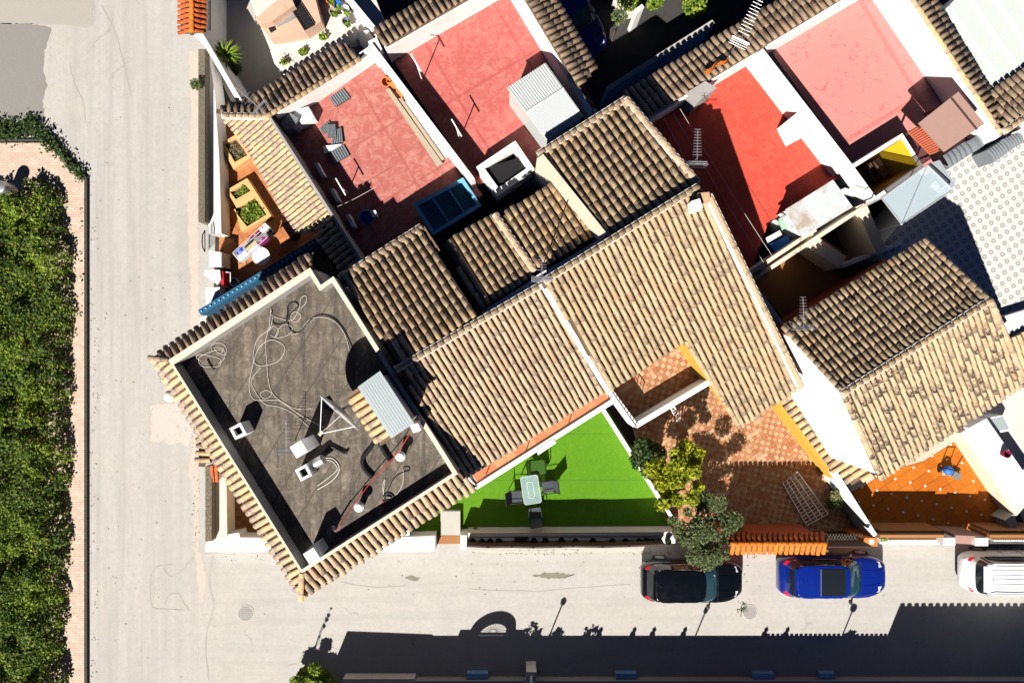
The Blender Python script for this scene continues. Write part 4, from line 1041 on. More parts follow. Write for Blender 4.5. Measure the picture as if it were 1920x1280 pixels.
# diagonal white wall and the little red roof over the gate
slab('garden_wall', [(374, 70), (382, 66), (458, 196), (450, 200)], 2.3, 0, M['white'], label='slim white diagonal wall beside the yucca', cat='wall')
go = thing('gate_roof', 'small red tiled gate roof at the top edge of the street', 'gate roof', P(362, 20, 0))
gpl = plane((360, -60), (360, 60), 3.0, 24, (330, 0)); gpr = plane((360, -60), (360, 60), 3.0, 24, (400, 0))
roofpx(go, gpl, [(360, -60), (360, 62), (338, 62), (338, -60)], M['tile_red'], pitch=.2, r=.075, L=.34, expo=.27, name='roof')
roofpx(go, gpr, [(360, -60), (360, 62), (386, 60), (386, -60)], M['tile_red'], pitch=.2, r=.075, L=.34, expo=.27, name='roof')
caps(go, P(360, -60, 3.02), P(360, 62, 3.02), M['tile_orange'], r=.085, mort=False)
slab('wall', [(352, -60), (372, -60), (372, 56), (352, 56)], 2.7, 0, M['white'], go)
for i in range(8):
    y = 5+i*7; MB().tube([P(394, y, 1.8), P(396, y, .1)], .018, 5).build('bar', M['iron'], go)
MB().tube([P(394, 0, 1.8), P(394, 58, 1.8)], .022, 5).build('rail', M['iron'], go)
def rosette(name, label, loc, n, L, w, mat, h=.5, cat='plant'):
    t = thing(name, label, cat, loc); m = MB(); o = Vector(loc)
    for i in range(n):
        a = i*2.4; el = random.uniform(.15, 1.2); d = Vector((math.cos(a)*math.cos(el), math.sin(a)*math.cos(el), math.sin(el))); s = Vector((-math.sin(a), math.cos(a), 0))*w
        l = L*random.uniform(.75, 1.1); c = o+Vector((0, 0, h))
        m.add([c-s*.4, c+s*.4, c+d*l*.55+s, c+d*l*.55-s, c+d*l-Vector((0, 0, l*.25))], [(0, 1, 2, 3), (3, 2, 4)])
    m.build('leaves', mat, t, recalc=False); MB().tube([o, o+Vector((0, 0, h))], .06, 7).build('stem', M['bark'], t); return t
rosette('yucca', 'spiky yucca beside the slim white diagonal wall', P(432, 112, 1.2)-Vector((0, 0, 1.1)), 60, .75, .035, M['leaf_mid'], 1.5)
plant('potted_plant', 'dark leafy plant at the foot of the yucca', P(440, 130, .1), .45, 260, M['leaf_dark'], .12, .5)
for (x, y), lb in (((534, 118), 'low plant on the ledge by the court steps'), ((608, 72), 'small plant on the ledge near the barbecue'), ((570, 100), 'dark small plant midway along the court ledge')):
    plant('ledge_plant', lb, P(x, y, 2.72), .17, 90, M['leaf_mid'], .06, .15)
plant('wall_shrub', 'feathery shrub growing over the street screen', P(392, 178, .5), .24, 240, M['leaf_olive'], .06, 1.2)
# clutter on the court corner
for i, (x, y, c, lb) in enumerate(((622, 6, 'terracotta', 'brown pot on the court corner'), (636, 16, 'tarp_blue', 'blue tub on the court corner'), (650, 24, 'paintwhite', 'white tub on the court corner'), (628, 28, 'wood', 'tan basket on the court corner'), (652, 46, 'fabric_grey', 'grey pot by the court parapet'))):
    t = thing('garden_pot', lb, 'pot', P(x, y, 2.7)); MB().lathe(P(x, y, 2.7), [(.1, 0), (.15, .28), (.165, .28), (.165, .31), (.13, .31), (.1, .06)], 16).build('shell', M[c], t)
    leaves('foliage', clump(P(x, y, 3.05), .12, 40, .2), .07, M['leaf_mid'], t, kind='stuff')
slab('rubble_heap', [(668, 62), (690, 56), (700, 72), (690, 96), (676, 84)], 3.0, 0, M['conc_pale'], label='rough masonry stub at the corner of the court', cat='masonry')
slab('white_pier', [(690, 78), (706, 70), (716, 92), (700, 110)], 4.0, 0, M['white'], label='white pier between the court and the red terraces', cat='pier')

# ================================================================== dark garden at the top middle
bw = thing('boundary_wall', 'blue painted boundary wall above the shaded eaves at the top', 'wall', P(1240, 110, 0))
wallpx('wall', [(1138, 168), (1338, 42)], 2.6, 0, .14, M['blue_wall_and_shade'], bw)
wallpx('coping', [(1138, 167), (1338, 41)], 2.65, 2.605, .18, M['conc'], bw)
for (x, y), r, h, lb in (((1180, -2), .75, 1.9, 'lime shrub at the top edge left of the white post'), ((1228, 0), .6, 1.7, 'lime shrub at the top edge right of the white post'), ((1302, 8), .75, 2.1, 'tall lime shrub beside the end of the blue wall')):
    t = plant('shrub', lb, P(x, y, .05), r, 900, M['leaf_lime'], .09, h); leaves('low_foliage', clump(P(x, y, .8), r*.7, 300), .09, M['leaf_mid'], t, kind='stuff')
plant('small_bush', 'small lit bush alone in the dark garden', P(1147, 76, .1), .33, 260, M['leaf_olive'], .07, 2.2)
slab('white_post', [(1190, 18), (1204, 8), (1208, 14), (1194, 26)], 1.8, 0, M['white'], label='slim white post between the lime shrubs', cat='post')
MB().prism(XY([(1150, 0), (1180, -6), (1200, 20), (1170, 26)], .6), 0, .55).build('rock_edge', M['conc_pale'], label='pale rock edging under the lime shrubs', cat='edging')

# ================================================================== gardens south of the row houses
lawn = MB().prism(XY([(735, 1004), (905, 888), (1135, 758), (1264, 968), (1252, 1004)], .1), -.02, .1).build('lawn', M['lawn'], kind='structure')
gw = wallpx('garden_wall', [(1131, 766), (1262, 972)], 1.05, 0, .13, M['white'], label='white wall between the green lawn and the brick patio', cat='wall', bevel=.02)
slab('path_slab', [(826, 958), (863, 958), (863, 1003), (826, 1003)], .4, 0, M['conc'], label='grey concrete slab behind the lawn gate', cat='slab')
fw = thing('front_wall', 'long low front wall of the lawn with a ledge for pots', 'wall', P(1060, 1000, 0))
wallpx('back_wall', [(876, 1002), (1266, 1000)], 1.0, 0, .15, M['conc_pale'], fw)
slab('ledge', [(876, 1005.5), (1266, 1003.5), (1266, 1018), (876, 1019)], .95, 0, M['white'], fw)
px_ = [(876, 1023.5), (915, 1025.5), (960, 1025), (1000, 1026), (1050, 1025), (1075, 1024), (1130, 1025), (1180, 1023.5), (1245, 1021)]
wallpx('slat_panel', px_, 1.74, .1, .07, M['darkwood'], fw)
m = MB().tube([P(x, y-3, 1.55) for x, y in px_], .018, 6); m.build('rail', M['paintwhite'], fw)
slab('front_wall', [(716, 1008), (816, 1004), (816, 1032), (700, 1034)], .9, 0, M['white'], label='white front wall left of the lawn gate', cat='wall')
slab('gate_post', [(863, 1003), (875, 1003), (875, 1030), (863, 1030)], 1.1, 0, M['white'], label='white gate post right of the brown threshold', cat='post')
slab('threshold', [(818, 1004), (862, 1004), (862, 1019), (818, 1019)], .25, 0, M['brown_floor'], label='brown tiled threshold of the lawn gate', cat='threshold')
slab('side_pier', [(748, 985), (766, 978), (768, 1003), (735, 1006)], 1.0, 0, M['white'], label='pale pier at the left end of the lawn', cat='pier')
for i, x in enumerate((886, 904, 919, 935, 1001, 1022, 1052, 1079, 1111, 1147, 1172, 1198, 1211, 1222, 1235, 1251)):
    t = thing('plant_pot', 'small round black pot in the row along the lawn front wall', 'pot', P(x, 1012, .95), 'black pots along the lawn front wall')
    c = P(x, 1012+random.uniform(-1, 1), 1.0)
    MB().lathe((c.x, c.y, .95), [(.09, 0), (.125, .24), (.135, .24), (.135, .27), (.11, .27), (.10, .2), (.02, .2)], 16).build('shell', M['blackmat'], t)
    leaves('seedling', clump((c.x, c.y, 1.2), .07, 16, .2), .05, M['leaf_dark'], t, kind='stuff')
tr_ = thing('plant_pot', 'long black trough in the row of pots along the lawn front wall', 'pot', P(976, 1012, .95))
slab('shell', [(965, 1008), (989, 1008), (989, 1015), (965, 1015)], 1.2, .95, M['blackmat'], tr_)
plant('potted_plant', 'small plant in the shade by the lawn front wall', P(893, 990, .1), .14, 60, M['leaf_dry'], .07, .3)
# brick patio
pq_ = [(1186, 800), (1300, 700), (1440, 735), (1572, 885), (1640, 1004), (1262, 1004), (1205, 880)]
pf = MB().prism(XY(pq_, .09), -.02, .09).build('patio', M['grout'], kind='structure')
floor_pieces(pf, XY(pq_, .1), .105, R(32), .17, .17, .008, M['patio'], 'paving_brick', objs=False, alt=M['patio_b'])
wallpx('garden_wall', [(1566, 884), (1642, 1004)], 1.6, 0, .17, M['white'], label='white wall between the brick patio and the orange tiled yard', cat='wall', bevel=.02)
tcw = thing('tile_capped_wall', 'street wall capped with bright orange tiles beside the blue car', 'wall', P(1460, 1010, 0))
pa = plane((1372, 1018), (1548, 1018), 2.7, 26, (1460, 990)); pb = plane((1372, 1018), (1548, 1018), 2.7, 26, (1460, 1040))
roofpx(tcw, pa, [(1370, 1018), (1548, 1018), (1544, 999), (1370, 999)], M['tile_red'], pitch=.205, r=.078, L=.4, expo=.3, name='rear_cap_shade')  # same tiles as the front, coloured darker red for the shaded side
roofpx(tcw, pb, [(1370, 1018), (1548, 1018), (1548, 1034.5), (1370, 1034.5)], M['tile_orange'], pitch=.205, r=.078, L=.42, expo=.32, name='front_cap')
caps(tcw, P(1370, 1018, 2.74), P(1548, 1018, 2.74), M['tile_orange'], r=.07, mort=False)
wallpx('wall', [(1372, 1018), (1546, 1018)], 2.55, 0, .24, M['louver'], tcw)
gl = thing('lattice_gate', 'pale lattice gate beside the orange tile capped wall', 'gate', P(1590, 1012, 0))
for i in range(12):
    x = 1551+i*5.4; MB().tube([P(x, 1001, 1.3), P(x+7, 1014, 1.5)], .014, 5).build('slat', M['ivory'], gl); MB().tube([P(x+7, 1001, 1.3), P(x, 1014, 1.5)], .014, 5).build('slat', M['ivory'], gl)
MB().tube([P(1549, 1018, 1.5), P(1640, 1018, 1.5)], .04, 6).build('rail', M['white'], gl)
wallpx('panel', [(1532, 1025), (1636, 1025)], 2.35, .1, .05, M['darkwood'], gl)  # solid panel added to cast shade on the patio corner
orp = thing('gate_pillar', 'orange pillar with a round white house plate by the lattice gate', 'pillar', P(1632, 1012, 0))
slab('pillar', [(1612, 1008), (1645, 1008), (1645, 1024), (1612, 1022)], 1.6, 0, M['terracotta'], orp)
MB().lathe(P(1634, 1015, 1.605), [(.11, 0), (.11, .012), (.02, .014)], 20).build('plate', M['paintwhite'], orp)
plant('potted_plant', 'small plant beside the orange pillar', P(1652, 1003, 1.0), .2, 160, M['leaf_mid'], .06, .25)
# white balustrade in front of the orange tiled yard
def balustrade(label, x0, x1, n):
    t = thing('balustrade', label, 'balustrade', P((x0+x1)/2, 1010, 0))
    wallpx('coping', [(x0, 999), (x1, 999)], 1.4, 0, .2, M['brown_floor'], t)
    wallpx('rail', [(x0, 1005), (x1, 1005)], 1.66, .3, .12, M['brown_floor'], t)
    slab('base', [(x0, 1010), (x1, 1010), (x1, 1019), (x0, 1019)], .7, 0, M['white'], t)
    for i in range(n):
        x = x0+(x1-x0)*(i+.5)/n; MB().lathe(P(x, 1010, 1.0)-Vector((0, 0, .3)), [(.03, 0), (.05, .12), (.03, .3), (.045, .45), (.035, .53)], 6).build('baluster', M['paintwhite'], t)
balustrade('white balustrade between the orange pillar and the square white gate post', 1650, 1770, 28)
balustrade('white balustrade behind the white car', 1856, 1990, 30)
slab('gate_post', [(1769, 1008), (1791, 1008), (1791, 1022), (1769, 1022)], 1.66, 0, M['white'], label='square white gate post left of the brown gate', cat='post')
slab('gate_post', [(1829, 1008), (1853, 1008), (1853, 1023), (1829, 1023)], 1.66, 0, M['white'], label='square white gate post right of the brown gate', cat='post')
sg = thing('sliding_gate', 'brown slatted gate between the square white posts', 'gate', P(1810, 1010, 0))
for i in range(7): MB().wall(P(1783, 1000+i*2.6, 1.3), P(1838, 1003+i*2.6, 1.3), .055, .1, 1.62-i*.04).build('slat', M['brownsheet'], sg)
# orange tiled yard
oy = [(1588, 906), (1660, 885), (1815, 795), (1902, 945), (1902, 1002), (1645, 1002)]
of = MB().prism(XY(oy, .09), -.02, .09).build('tiled_yard', M['grout'], kind='structure')
floor_pieces(of, XY(oy, .1), .105, R(32), .46, .46, .014, M['orange_floor'], 'floor_tile')
m = MB(); o_ = XY(oy, .1)[0]; ca, sa = math.cos(R(32)), math.sin(R(32))
for i in range(-20, 30):
    for j in range(-20, 30):
        if (i+j) % 2: continue
        x, y = o_[0]+.46*(i*ca-j*sa), o_[1]+.46*(i*sa+j*ca)
        if inside((x, y), XY(oy, .1)): m.box((x, y, .112), (.085, .085, .012), R(77))
m.build('corner_insets', M['ivory'], of, kind='stuff')
slab('side_wall', [(1800, 812), (1816, 803), (1921, 950), (1905, 968)], 1.0, 0, M['cream'], label='cream wall edge right of the orange tiled yard', cat='wall')
slab('side_wall', [(1817, 802), (1850, 784), (1948, 925), (1922, 950)], 1.3, 0, M['white'], label='wide white wall right of the orange tiled yard', cat='wall')
sheet('side_terrace', [(1815, 740), (1990, 640), (1990, 1000), (1920, 980)], .02, M['conc_pale'])
slab('planter_pier', [(1885, 975), (1902, 962), (1908, 985), (1896, 990)], 1.0, 0, M['conc'], label='small concrete pier at the lower right of the orange yard', cat='pier')
sw_ = thing('roof_window', 'grey framed window panel on the white terrace at the right', 'window', P(1876, 794, .5))
slab('frame', [(1854, 783), (1882, 778), (1898, 806), (1870, 812)], .9, .02, M['paintwhite'], sw_); slab('pane', [(1859, 785), (1881, 781), (1893, 804), (1872, 808)], .915, .901, M['greysheet'], sw_)
rb3 = thing('red_bucket', 'small dark red bucket on the white terrace edge', 'bucket', P(1880, 849, 1.0))
MB().lathe(P(1880, 849, 1.3), [(.12, 0), (.16, .28), (.14, .28), (.1, .03)], 16).build('shell', M['cl_maroon'], rb3)
hx = thing('neighbour_house', 'white house edge with tiled roof at the right border', 'house', P(1930, 650, 0))
px2 = plane((1890, 640), (1975, 590), 3.6, 16, (1960, 700))
roofpx(hx, px2, [(1886, 640), (1980, 590), (1990, 700), (1918, 706)], M['tile_gold'], pitch=.22)
slab('wall', [(1860, 600), (1990, 560), (1990, 650), (1890, 648)], 3.4, 0, M['white'], hx)
# ================================================================== patterned terrace and the court between the right-hand houses
pt = thing('patterned_terrace', 'white terrace laid with ring patterned tiles half in shadow', 'terrace', P(1820, 430, 0))
ptq = XY([(1640, 478), (1770, 316), (1872, 248), (1990, 214), (1990, 640), (1900, 640), (1800, 600)], 3.0)
MB().prism(offset(ptq, -.02), 0, 2.95).build('wall', M['white'], pt)
ptf = MB().prism(ptq, 2.95, 3.0).build('terrace_floor', M['grout'], pt)
n = N('ring_print', .45, 0, .35)
ang = R(33.5); S = .31
mp = n.map((1/S, 1/S, 1), -ang); sx = n.n('ShaderNodeSeparateXYZ'); n.put(sx.inputs[0], mp)
def cell(off):
    a = n.math('SUBTRACT', n.math('FRACT', n.math('ADD', sx.outputs[0], 50+off)), .5); b = n.math('SUBTRACT', n.math('FRACT', n.math('ADD', sx.outputs[1], 50+off)), .5)
    return n.math('SQRT', n.math('ADD', n.math('MULTIPLY', a, a), n.math('MULTIPLY', b, b))), a, b
d1, a1, b1 = cell(0.); rg = n.ramp(d1, [(.08, 0.), (.15, .8), (.25, .8), (.34, 0.)])
d2, a2, b2 = cell(.5); rg2 = n.ramp(d2, [(.03, .45), (.06, 0.)])
sqr = n.math('ADD', n.math('ABSOLUTE', a2), n.math('ABSOLUTE', b2)); sq2 = n.ramp(sqr, [(.26, 0.), (.30, .25)])
c = n.mix(sq2, (.585, .585, .575), (.44, .435, .42)); c = n.mix(rg, c, (.23, .22, .20)); c = n.mix(rg2, c, (.4, .38, .35)); n.col(c); M['ringprint'] = n.m
floor_pieces(ptf, XY([(1640, 478), (1770, 316), (1872, 248), (1960, 222), (1960, 640), (1900, 640), (1800, 600)], 3.01), 3.012, ang, .62, .62, .006, M['ringprint'], 'floor_tile', org=(0, 0))
# sunken brown court and walls
sheet('court_paving', [(1400, 520), (1540, 440), (1700, 400), (1720, 470), (1480, 640)], .02, M['brown_floor'])
cb = thing('back_terrace', 'shaded terracotta terrace between the gable house and the red terraces', 'terrace', P(1500, 540, 0))
MB().prism(XY([(1406, 522), (1532, 438), (1620, 500), (1560, 545), (1476, 604)], 2.4), 0, 2.4).build('slab', M['brown_floor'], cb)
wallpx('brick_wall', [(1516, 448), (1580, 492)], 3.6, 2.3, .5, M['cream'], cb)
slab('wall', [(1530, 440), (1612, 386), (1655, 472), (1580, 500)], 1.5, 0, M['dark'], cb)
wallpx('brick_wall', [(1614, 384), (1652, 470)], 3.7, 0, .4, M['cream'], cb)
wallpx('cap_wall', [(1412, 524), (1620, 388)], 3.75, 0, .14, M['cream'], cb)
wallpx('inner_wall', [(1577, 500), (1690, 455)], 3.2, 0, .14, M['white'], cb)
wallpx('inner_wall', [(1412, 530), (1470, 612)], 3.4, 0, .14, M['white'], cb)
wt = thing('white_hut', 'white flat topped hut with a rust stain at the edge of the red terrace', 'hut', P(1535, 395, 3))
n = N('stained_white_top', .6); n.col(n.mix(n.ramp(n.noise(.9, 5, .7, dist=.7), [(.5, 0.), (.64, .8)]), (.50, .55, .56), (.36, .24, .18))); M['stained'] = n.m
hq = XY([(1474, 392), (1562, 337), (1599, 388), (1505, 445)], 4.2); MB().prism(hq, 4.1, 4.2).build('top', M['stained'], wt)
MB().prism(offset(hq, -.06), 0, 4.09).build('wall', M['white'], wt)
pc = thing('clear_canopy', 'clear polycarbonate canopy beside the ring patterned terrace', 'canopy', P(1715, 365, 3))
cqv = [P(1652, 372, 4.9), P(1738, 310, 4.9), P(1786, 356, 5.0), P(1690, 421, 5.0)]
MB().prism([v[:2] for v in cqv], [4.9, 4.9, 5.0, 5.0], [4.92, 4.92, 5.02, 5.02]).build('sheet', M['poly'], pc)
for i in range(4): MB().tube([cqv[i-1]+Vector((0, 0, .03)), cqv[i]+Vector((0, 0, .03))], .022).build('frame_bar', M['alu'], pc)
MB().tube([cqv[1]+Vector((0, 0, .04)), cqv[3]+Vector((0, 0, .04))], .018).build('brace', M['alu'], pc)
for v in (cqv[0], cqv[2], cqv[3]): MB().tube([Vector((v.x, v.y, 1.5)), v], .025).build('post', M['alu'], pc)
MB().tube([P(1612, 392, 4.9), cqv[0]], .02).build('arm', M['alu'], pc)
MB().prism(XY([(1738, 308), (1762, 300), (1792, 348), (1770, 360)], 4.6), 4.55, 4.6).build('side_sheet', M['greysheet'], pc)
def awning(label, quad, z, n=8):
    t = thing('covered_lounger', label, 'lounger', P(*quad[0], 3.0)); v = [P(x, y, z) for x, y in quad]
    def f(u, w_):
        p = v[0].lerp(v[1], u).lerp(v[3].lerp(v[2], u), w_); return p+Vector((0, 0, .05*abs(math.sin(u*n*math.pi/1))+.06*math.sin(w_*math.pi)))
    m = MB().grid(f, n*4, 6); m.build('cover', M['fabric_grey'], t, smooth=30)
    MB().prism([p[:2] for p in v], 3.0, z-.03).build('base', M['fabric_grey'], t)
awning('grey covered lounger nearest the clear canopy', [(1768, 292), (1810, 265), (1824, 286), (1779, 316)], 3.5, 5)
awning('grey box cover between the covered lounger and the white corner', [(1812, 267), (1845, 246), (1858, 265), (1825, 286)], 3.55, 2)
awning('grey ribbed swing seat at the corner of the ring patterned terrace', [(1850, 282), (1878, 264), (1892, 284), (1864, 304)], 3.9, 6)
awning('grey ribbed canopy piece at the right border above the patterned terrace', [(1879, 262), (1908, 248), (1920, 266), (1893, 282)], 4.0, 6)
slab('white_corner_wall', [(1846, 246), (1882, 232), (1990, 190), (1990, 212), (1866, 262)], 3.6, 0, M['white'], label='white wall corner above the ring patterned terrace', cat='wall')

# ================================================================== roof terrace things
def chimney_box(label, px, py, s, h, z=6.02, rz=R(32), open_=True, mat='white'):
    t = thing('roof_vent', label, 'vent', P(px, py, z)); c = P(px, py, z+h); c.z = 0
    o = [(c.x+s*a*math.cos(rz)-s*b*math.sin(rz), c.y+s*a*math.sin(rz)+s*b*math.cos(rz)) for a, b in ((-.5, -.5), (.5, -.5), (.5, .5), (-.5, .5))]
    MB().ring(o, offset(o, -s*.2), z, z+h).build('shaft', M[mat], t)
    MB().prism(offset(o, -s*.2-.002), z, z+h-(.18 if open_ else -.01)).build('flue' if open_ else 'lid', M['blackmat'] if open_ else M[mat], t)
    return t
chimney_box('open square white vent by the left parapet of the grey terrace', 446, 808, .42, .75, rz=R(28))
chimney_box('open square white vent next to the shiny metal pipe', 569, 886, .42, .7, rz=R(28))
chimney_box('closed white chimney box beside the small aerial', 560, 842, .42, 1.45, open_=False)
chimney_box('closed white chimney box in the lower corner of the grey terrace', 584, 1042, .4, 1.15, open_=False)
mv = thing('metal_pipe', 'shiny metal pipe lying beside the open vent', 'pipe', P(596, 866, 6.02))
MB().tube([P(586, 872, 6.35), P(606, 860, 6.45)], .17, 16).build('drum', M['steel'], mv); MB().tube([P(590, 870, 6.02), P(594, 868, 6.4)], .05).build('foot', M['black'], mv)
for (x, y), lb in (((750, 856), 'small round vent with pale cap under the red rope near the stair block'), ((672, 951), 'small round vent with white cap by the lower red rope')):
    t = thing('mushroom_vent', lb, 'vent', P(x, y, 6.02)); c = P(x, y, 6.6)
    MB().tube([(c.x, c.y, 6.02), (c.x, c.y, 6.5)], .11, 12).build('pipe', M['black'], t)
    MB().lathe((c.x, c.y, 6.48), [(.17, 0), (.17, .05), (.1, .12), (.01, .14)], 16).build('cap', M['paintwhite'], t)
# dish
di = thing('satellite_dish', 'large satellite dish seen edge-on on the grey terrace', 'satellite dish', P(640, 790, 6.02))
dc = P(639, 771, 7.55); az = Vector((-.66, -.75, 0)).normalized(); el = R(16); dn = az*math.cos(el)+Vector((0, 0, math.sin(el)))
rm = dn.to_track_quat('Z', 'Y').to_matrix(); Rr = .80
m = MB(); prof = [(.02, .0)]+[(Rr*t/8, .16*(t/8)**2) for t in range(1, 9)]+[(Rr+.015, .16)]+[(Rr*t/8, .16*(t/8)**2-.02) for t in range(8, 0, -1)]+[(.02, -.02)]
m.lathe(dc-dn*.08, prof, 40, rm); m.build('reflector', M['alu'], di, smooth=40)
fo = dc+dn*.95-Vector((0, 0, .05))
for a in (0, 120, 240):
    rim = dc+dn*.08+rm @ Vector((Rr*math.cos(R(a+30)), Rr*math.sin(R(a+30)), 0)); MB().tube([rim, fo], .014, 5).build('strut', M['paintwhite'], di)
MB().tube([fo+dn*.06, fo-dn*.1], .06, 10).build('feed_horn', M['ivory'], di)
b0 = dc-dn*.12; MB().tube([(b0.x, b0.y, 6.02), b0], .05, 8).build('mast', M['steel'], di)
# aerials
def yagi(label, px, py, z0, h, L, dirv, n=9, w=.34, refl=True, mast=True, lean=(0, 0)):
    t = thing('tv_aerial', label, 'aerial', P(px, py, z0)); b = P(px, py, z0); top = b+Vector((lean[0], lean[1], h)); d = Vector(dirv).normalized(); s = Vector((-d.y, d.x, 0))
    MB().tube([b, top], .015, 6).build('mast', M['steel'], t); MB().tube([top-d*.2, top+d*L], .011, 5).build('boom', M['steel'], t)
    for i in range(n):
        q = top+d*L*(i+1)/n; ww = w*(1-.35*i/n); MB().tube([q-s*ww/2, q+s*ww/2], .0065, 4).build('element', M['steel'], t)
    if refl:
        for sg in (-1, 1):
            for i in range(4):
                q = top-d*.12+Vector((0, 0, sg*.03))-d*(.05*i)+Vector((0, 0, sg*.06*i)); MB().tube([q-s*.33, q+s*.33], .007, 4).build('reflector_bar', M['steel'], t)
        for e in (-1, 1): MB().tube([top-d*.12+s*.33*e, top-d*.3+s*.33*e], .007, 4).build('reflector_side', M['steel'], t)
    return t
yagi('tv aerial beside the dish on the grey terrace', 553, 826, 6.02, .95, .8, (0, 1, 0), 7, .3)
yagi('tv aerial on the white joint of the tiled roofs', 1015, 514, 7.2, .5, .5, (0, 1, 0), 6, .3)
yagi('tv aerial over the shaded part of the bright red terrace', 1289, 314, 5.2, 1.3, .95, (.02, 1, 0), 10, .3)
yagi('tv aerial at the left eaves corner of the gable house', 1482, 604, 5.6, 1.1, .8, (-.02, 1, 0), 8, .3)
yagi('tall tv aerial with many elements behind the orange flag at the top', 1372, 96, 4.3, 1.0, 1.9, (.42, .9, 0), 15, .42, lean=(.05, .1))
yagi('thin crossed tv aerial over the brown eaves at the upper left', 496, 212, 4.2, .9, .9, (-.75, .65, 0), 6, .5)
fl = thing('orange_flag', 'torn orange flag hanging beside the tall aerial', 'flag', P(1345, 128, 4.2))
MB().grid(lambda u, v: P(1322+44*u, 130-22*u+10*v*(1-.4*u)+3*math.sin(u*9), 4.6+.12*math.sin(u*11+v*3)), 14, 4).build('cloth', M['tile_orange'], fl)
MB().tube([P(1368, 108, 4.2), P(1368, 106, 4.75)], .02).build('pole', M['steel'], fl)
# cables and hoses on the grey terrace
def hose(label, pts, r_, mat, z=6.04, closed=False, cat='cable', name='cable', n=8):
    r = r_*(.65 if mat == 'cable_w' else .9)
    q = [P(p[0], p[1], (p[2] if len(p) > 2 else z)+random.uniform(0, .01)) for p in pts]
    return MB().tube(spline(q, n, closed), r, 6, closed).build(name, M[mat], None, smooth='all', label=label, cat=cat)
Y4 = lambda *pp: [(270+.297*x, 480+.297*y) for x, y in pp]
Y5 = lambda *pp: [(500+.2813*x, 640+.2813*y) for x, y in pp]
hose('pale cable looping from the top parapet down to the dish', Y4((800, 330), (810, 400), (790, 460), (720, 520), (690, 620), (705, 680), (760, 690), (850, 660), (890, 590), (860, 545), (790, 530), (720, 590), (680, 720), (665, 830), (690, 900), (760, 910), (850, 910), (950, 960), (1060, 960)), .016, 'cable_w')
hose('straight pale cable from the top parapet across the grey terrace', Y4((800, 340), (790, 450), (768, 540), (775, 660), (785, 780), (815, 870), (900, 940), (1000, 1010), (1140, 1085)), .016, 'cable_w')
hose('pale cable in the middle of the bundle by the small aerial', Y4((740, 700), (680, 780), (700, 850), (760, 930), (850, 950), (930, 985), (1010, 1050), (1040, 1075)), .014, 'cable_w')
hose('small pale cable loop above the small aerial', Y4((735, 870), (770, 845), (805, 865), (790, 890), (755, 897)), .014, 'cable_w', closed=True)
hose('pale cable coil near the top parapet', Y4((790, 470), (820, 440), (850, 470), (830, 510), (850, 460), (890, 430), (935, 450), (920, 490), (850, 515), (800, 500)), .014, 'cable_w')
hose('pale cable ring at the top of the grey terrace', Y4((930, 370), (960, 350), (990, 375), (970, 410), (935, 410)), .014, 'cable_w', closed=True)
hose('pale cable running to the top corner of the grey terrace', Y4((820, 380), (880, 400), (940, 400), (980, 330), (990, 270), (1020, 250), (1025, 290), (990, 330)), .014, 'cable_w')
hose('black hose looping at the top of the grey terrace', Y4((810, 340), (805, 390), (830, 430), (890, 420), (905, 370), (910, 310), (950, 290), (975, 315), (940, 350), (905, 400), (930, 470), (980, 480), (1040, 410), (1110, 372), (1190, 390), (1260, 460), (1320, 590)), .022, 'black')
hose('pale hose running beside the long black hose', Y4((930, 495), (980, 480), (1040, 405), (1120, 385), (1200, 410), (1265, 490), (1300, 610)), .014, 'cable_w')
hose('tangled pale cable in the left corner of the grey terrace', Y4((360, 660), (330, 640), (350, 620), (420, 630), (480, 650), (480, 690), (420, 700), (360, 690), (350, 640), (430, 600), (500, 590), (510, 640), (470, 680)), .013, 'cable_w')
hose('pale cable loops beside the left corner of the grey terrace', Y4((430, 600), (425, 565), (470, 545), (515, 570), (515, 620), (470, 610), (445, 580), (500, 580), (490, 610)), .013, 'cable_w')
hose('black strap in the left corner of the grey terrace', Y4((400, 650), (420, 690), (445, 715)), .03, 'black')
hose('white hose curving beside the metal pipe', Y5((390, 775), (440, 780), (478, 820), (480, 870), (430, 930), (340, 985)), .028, 'cable_w', cat='hose', name='hose')
hose('second white hose beside the metal pipe', Y5((385, 785), (440, 800), (470, 850), (420, 900), (340, 960)), .02, 'cable_w', cat='hose', name='hose')
hose('thick black hose from the metal pipe', Y5((300, 800), (350, 760), (390, 730), (420, 700), (470, 720), (520, 745), (535, 730)), .05, 'black', cat='hose', name='hose', z=6.1)
hose('white hose loop in the lower part of the grey terrace', Y5((780, 1040), (775, 960), (790, 920), (780, 1020), (830, 1040), (880, 1000), (910, 930), (910, 850)), .018, 'cable_w', cat='hose', name='hose')
hose('black hose beside the lower white hose loop', Y5((800, 1010), (850, 910), (910, 870), (950, 860), (945, 835), (910, 840)), .018, 'black', cat='hose', name='hose')
hose('black cable coil by the lower parapet', Y5((780, 1030), (800, 1010), (835, 1020), (845, 1050), (810, 1065), (785, 1055), (800, 1030), (830, 1040), (815, 1058)), .03, 'black', closed=True)
hose('red rope tail by the lower parapet', Y5((770, 1060), (790, 1080), (800, 1110), (810, 1130)), .02, 'rope_red', cat='rope', name='rope')
hose('red rope strung low across the grey terrace', [(x, y, z) for (x, y), z in zip(Y5((950, 620), (880, 730), (830, 790), (700, 930), (580, 1090), (460, 1260)), (7.1, 6.8, 6.6, 6.45, 6.6, 6.9))], .018, 'rope_red', cat='rope', name='rope')
hose('black band bent over on the grey terrace', Y5((705, 905), (650, 845), (640, 780), (680, 725), (738, 645), (765, 700), (800, 760), (830, 800)), .085, 'blackmat', z=6.1, cat='black_band', name='black_band', n=6)  # thick black tube laid out as a bent dark band
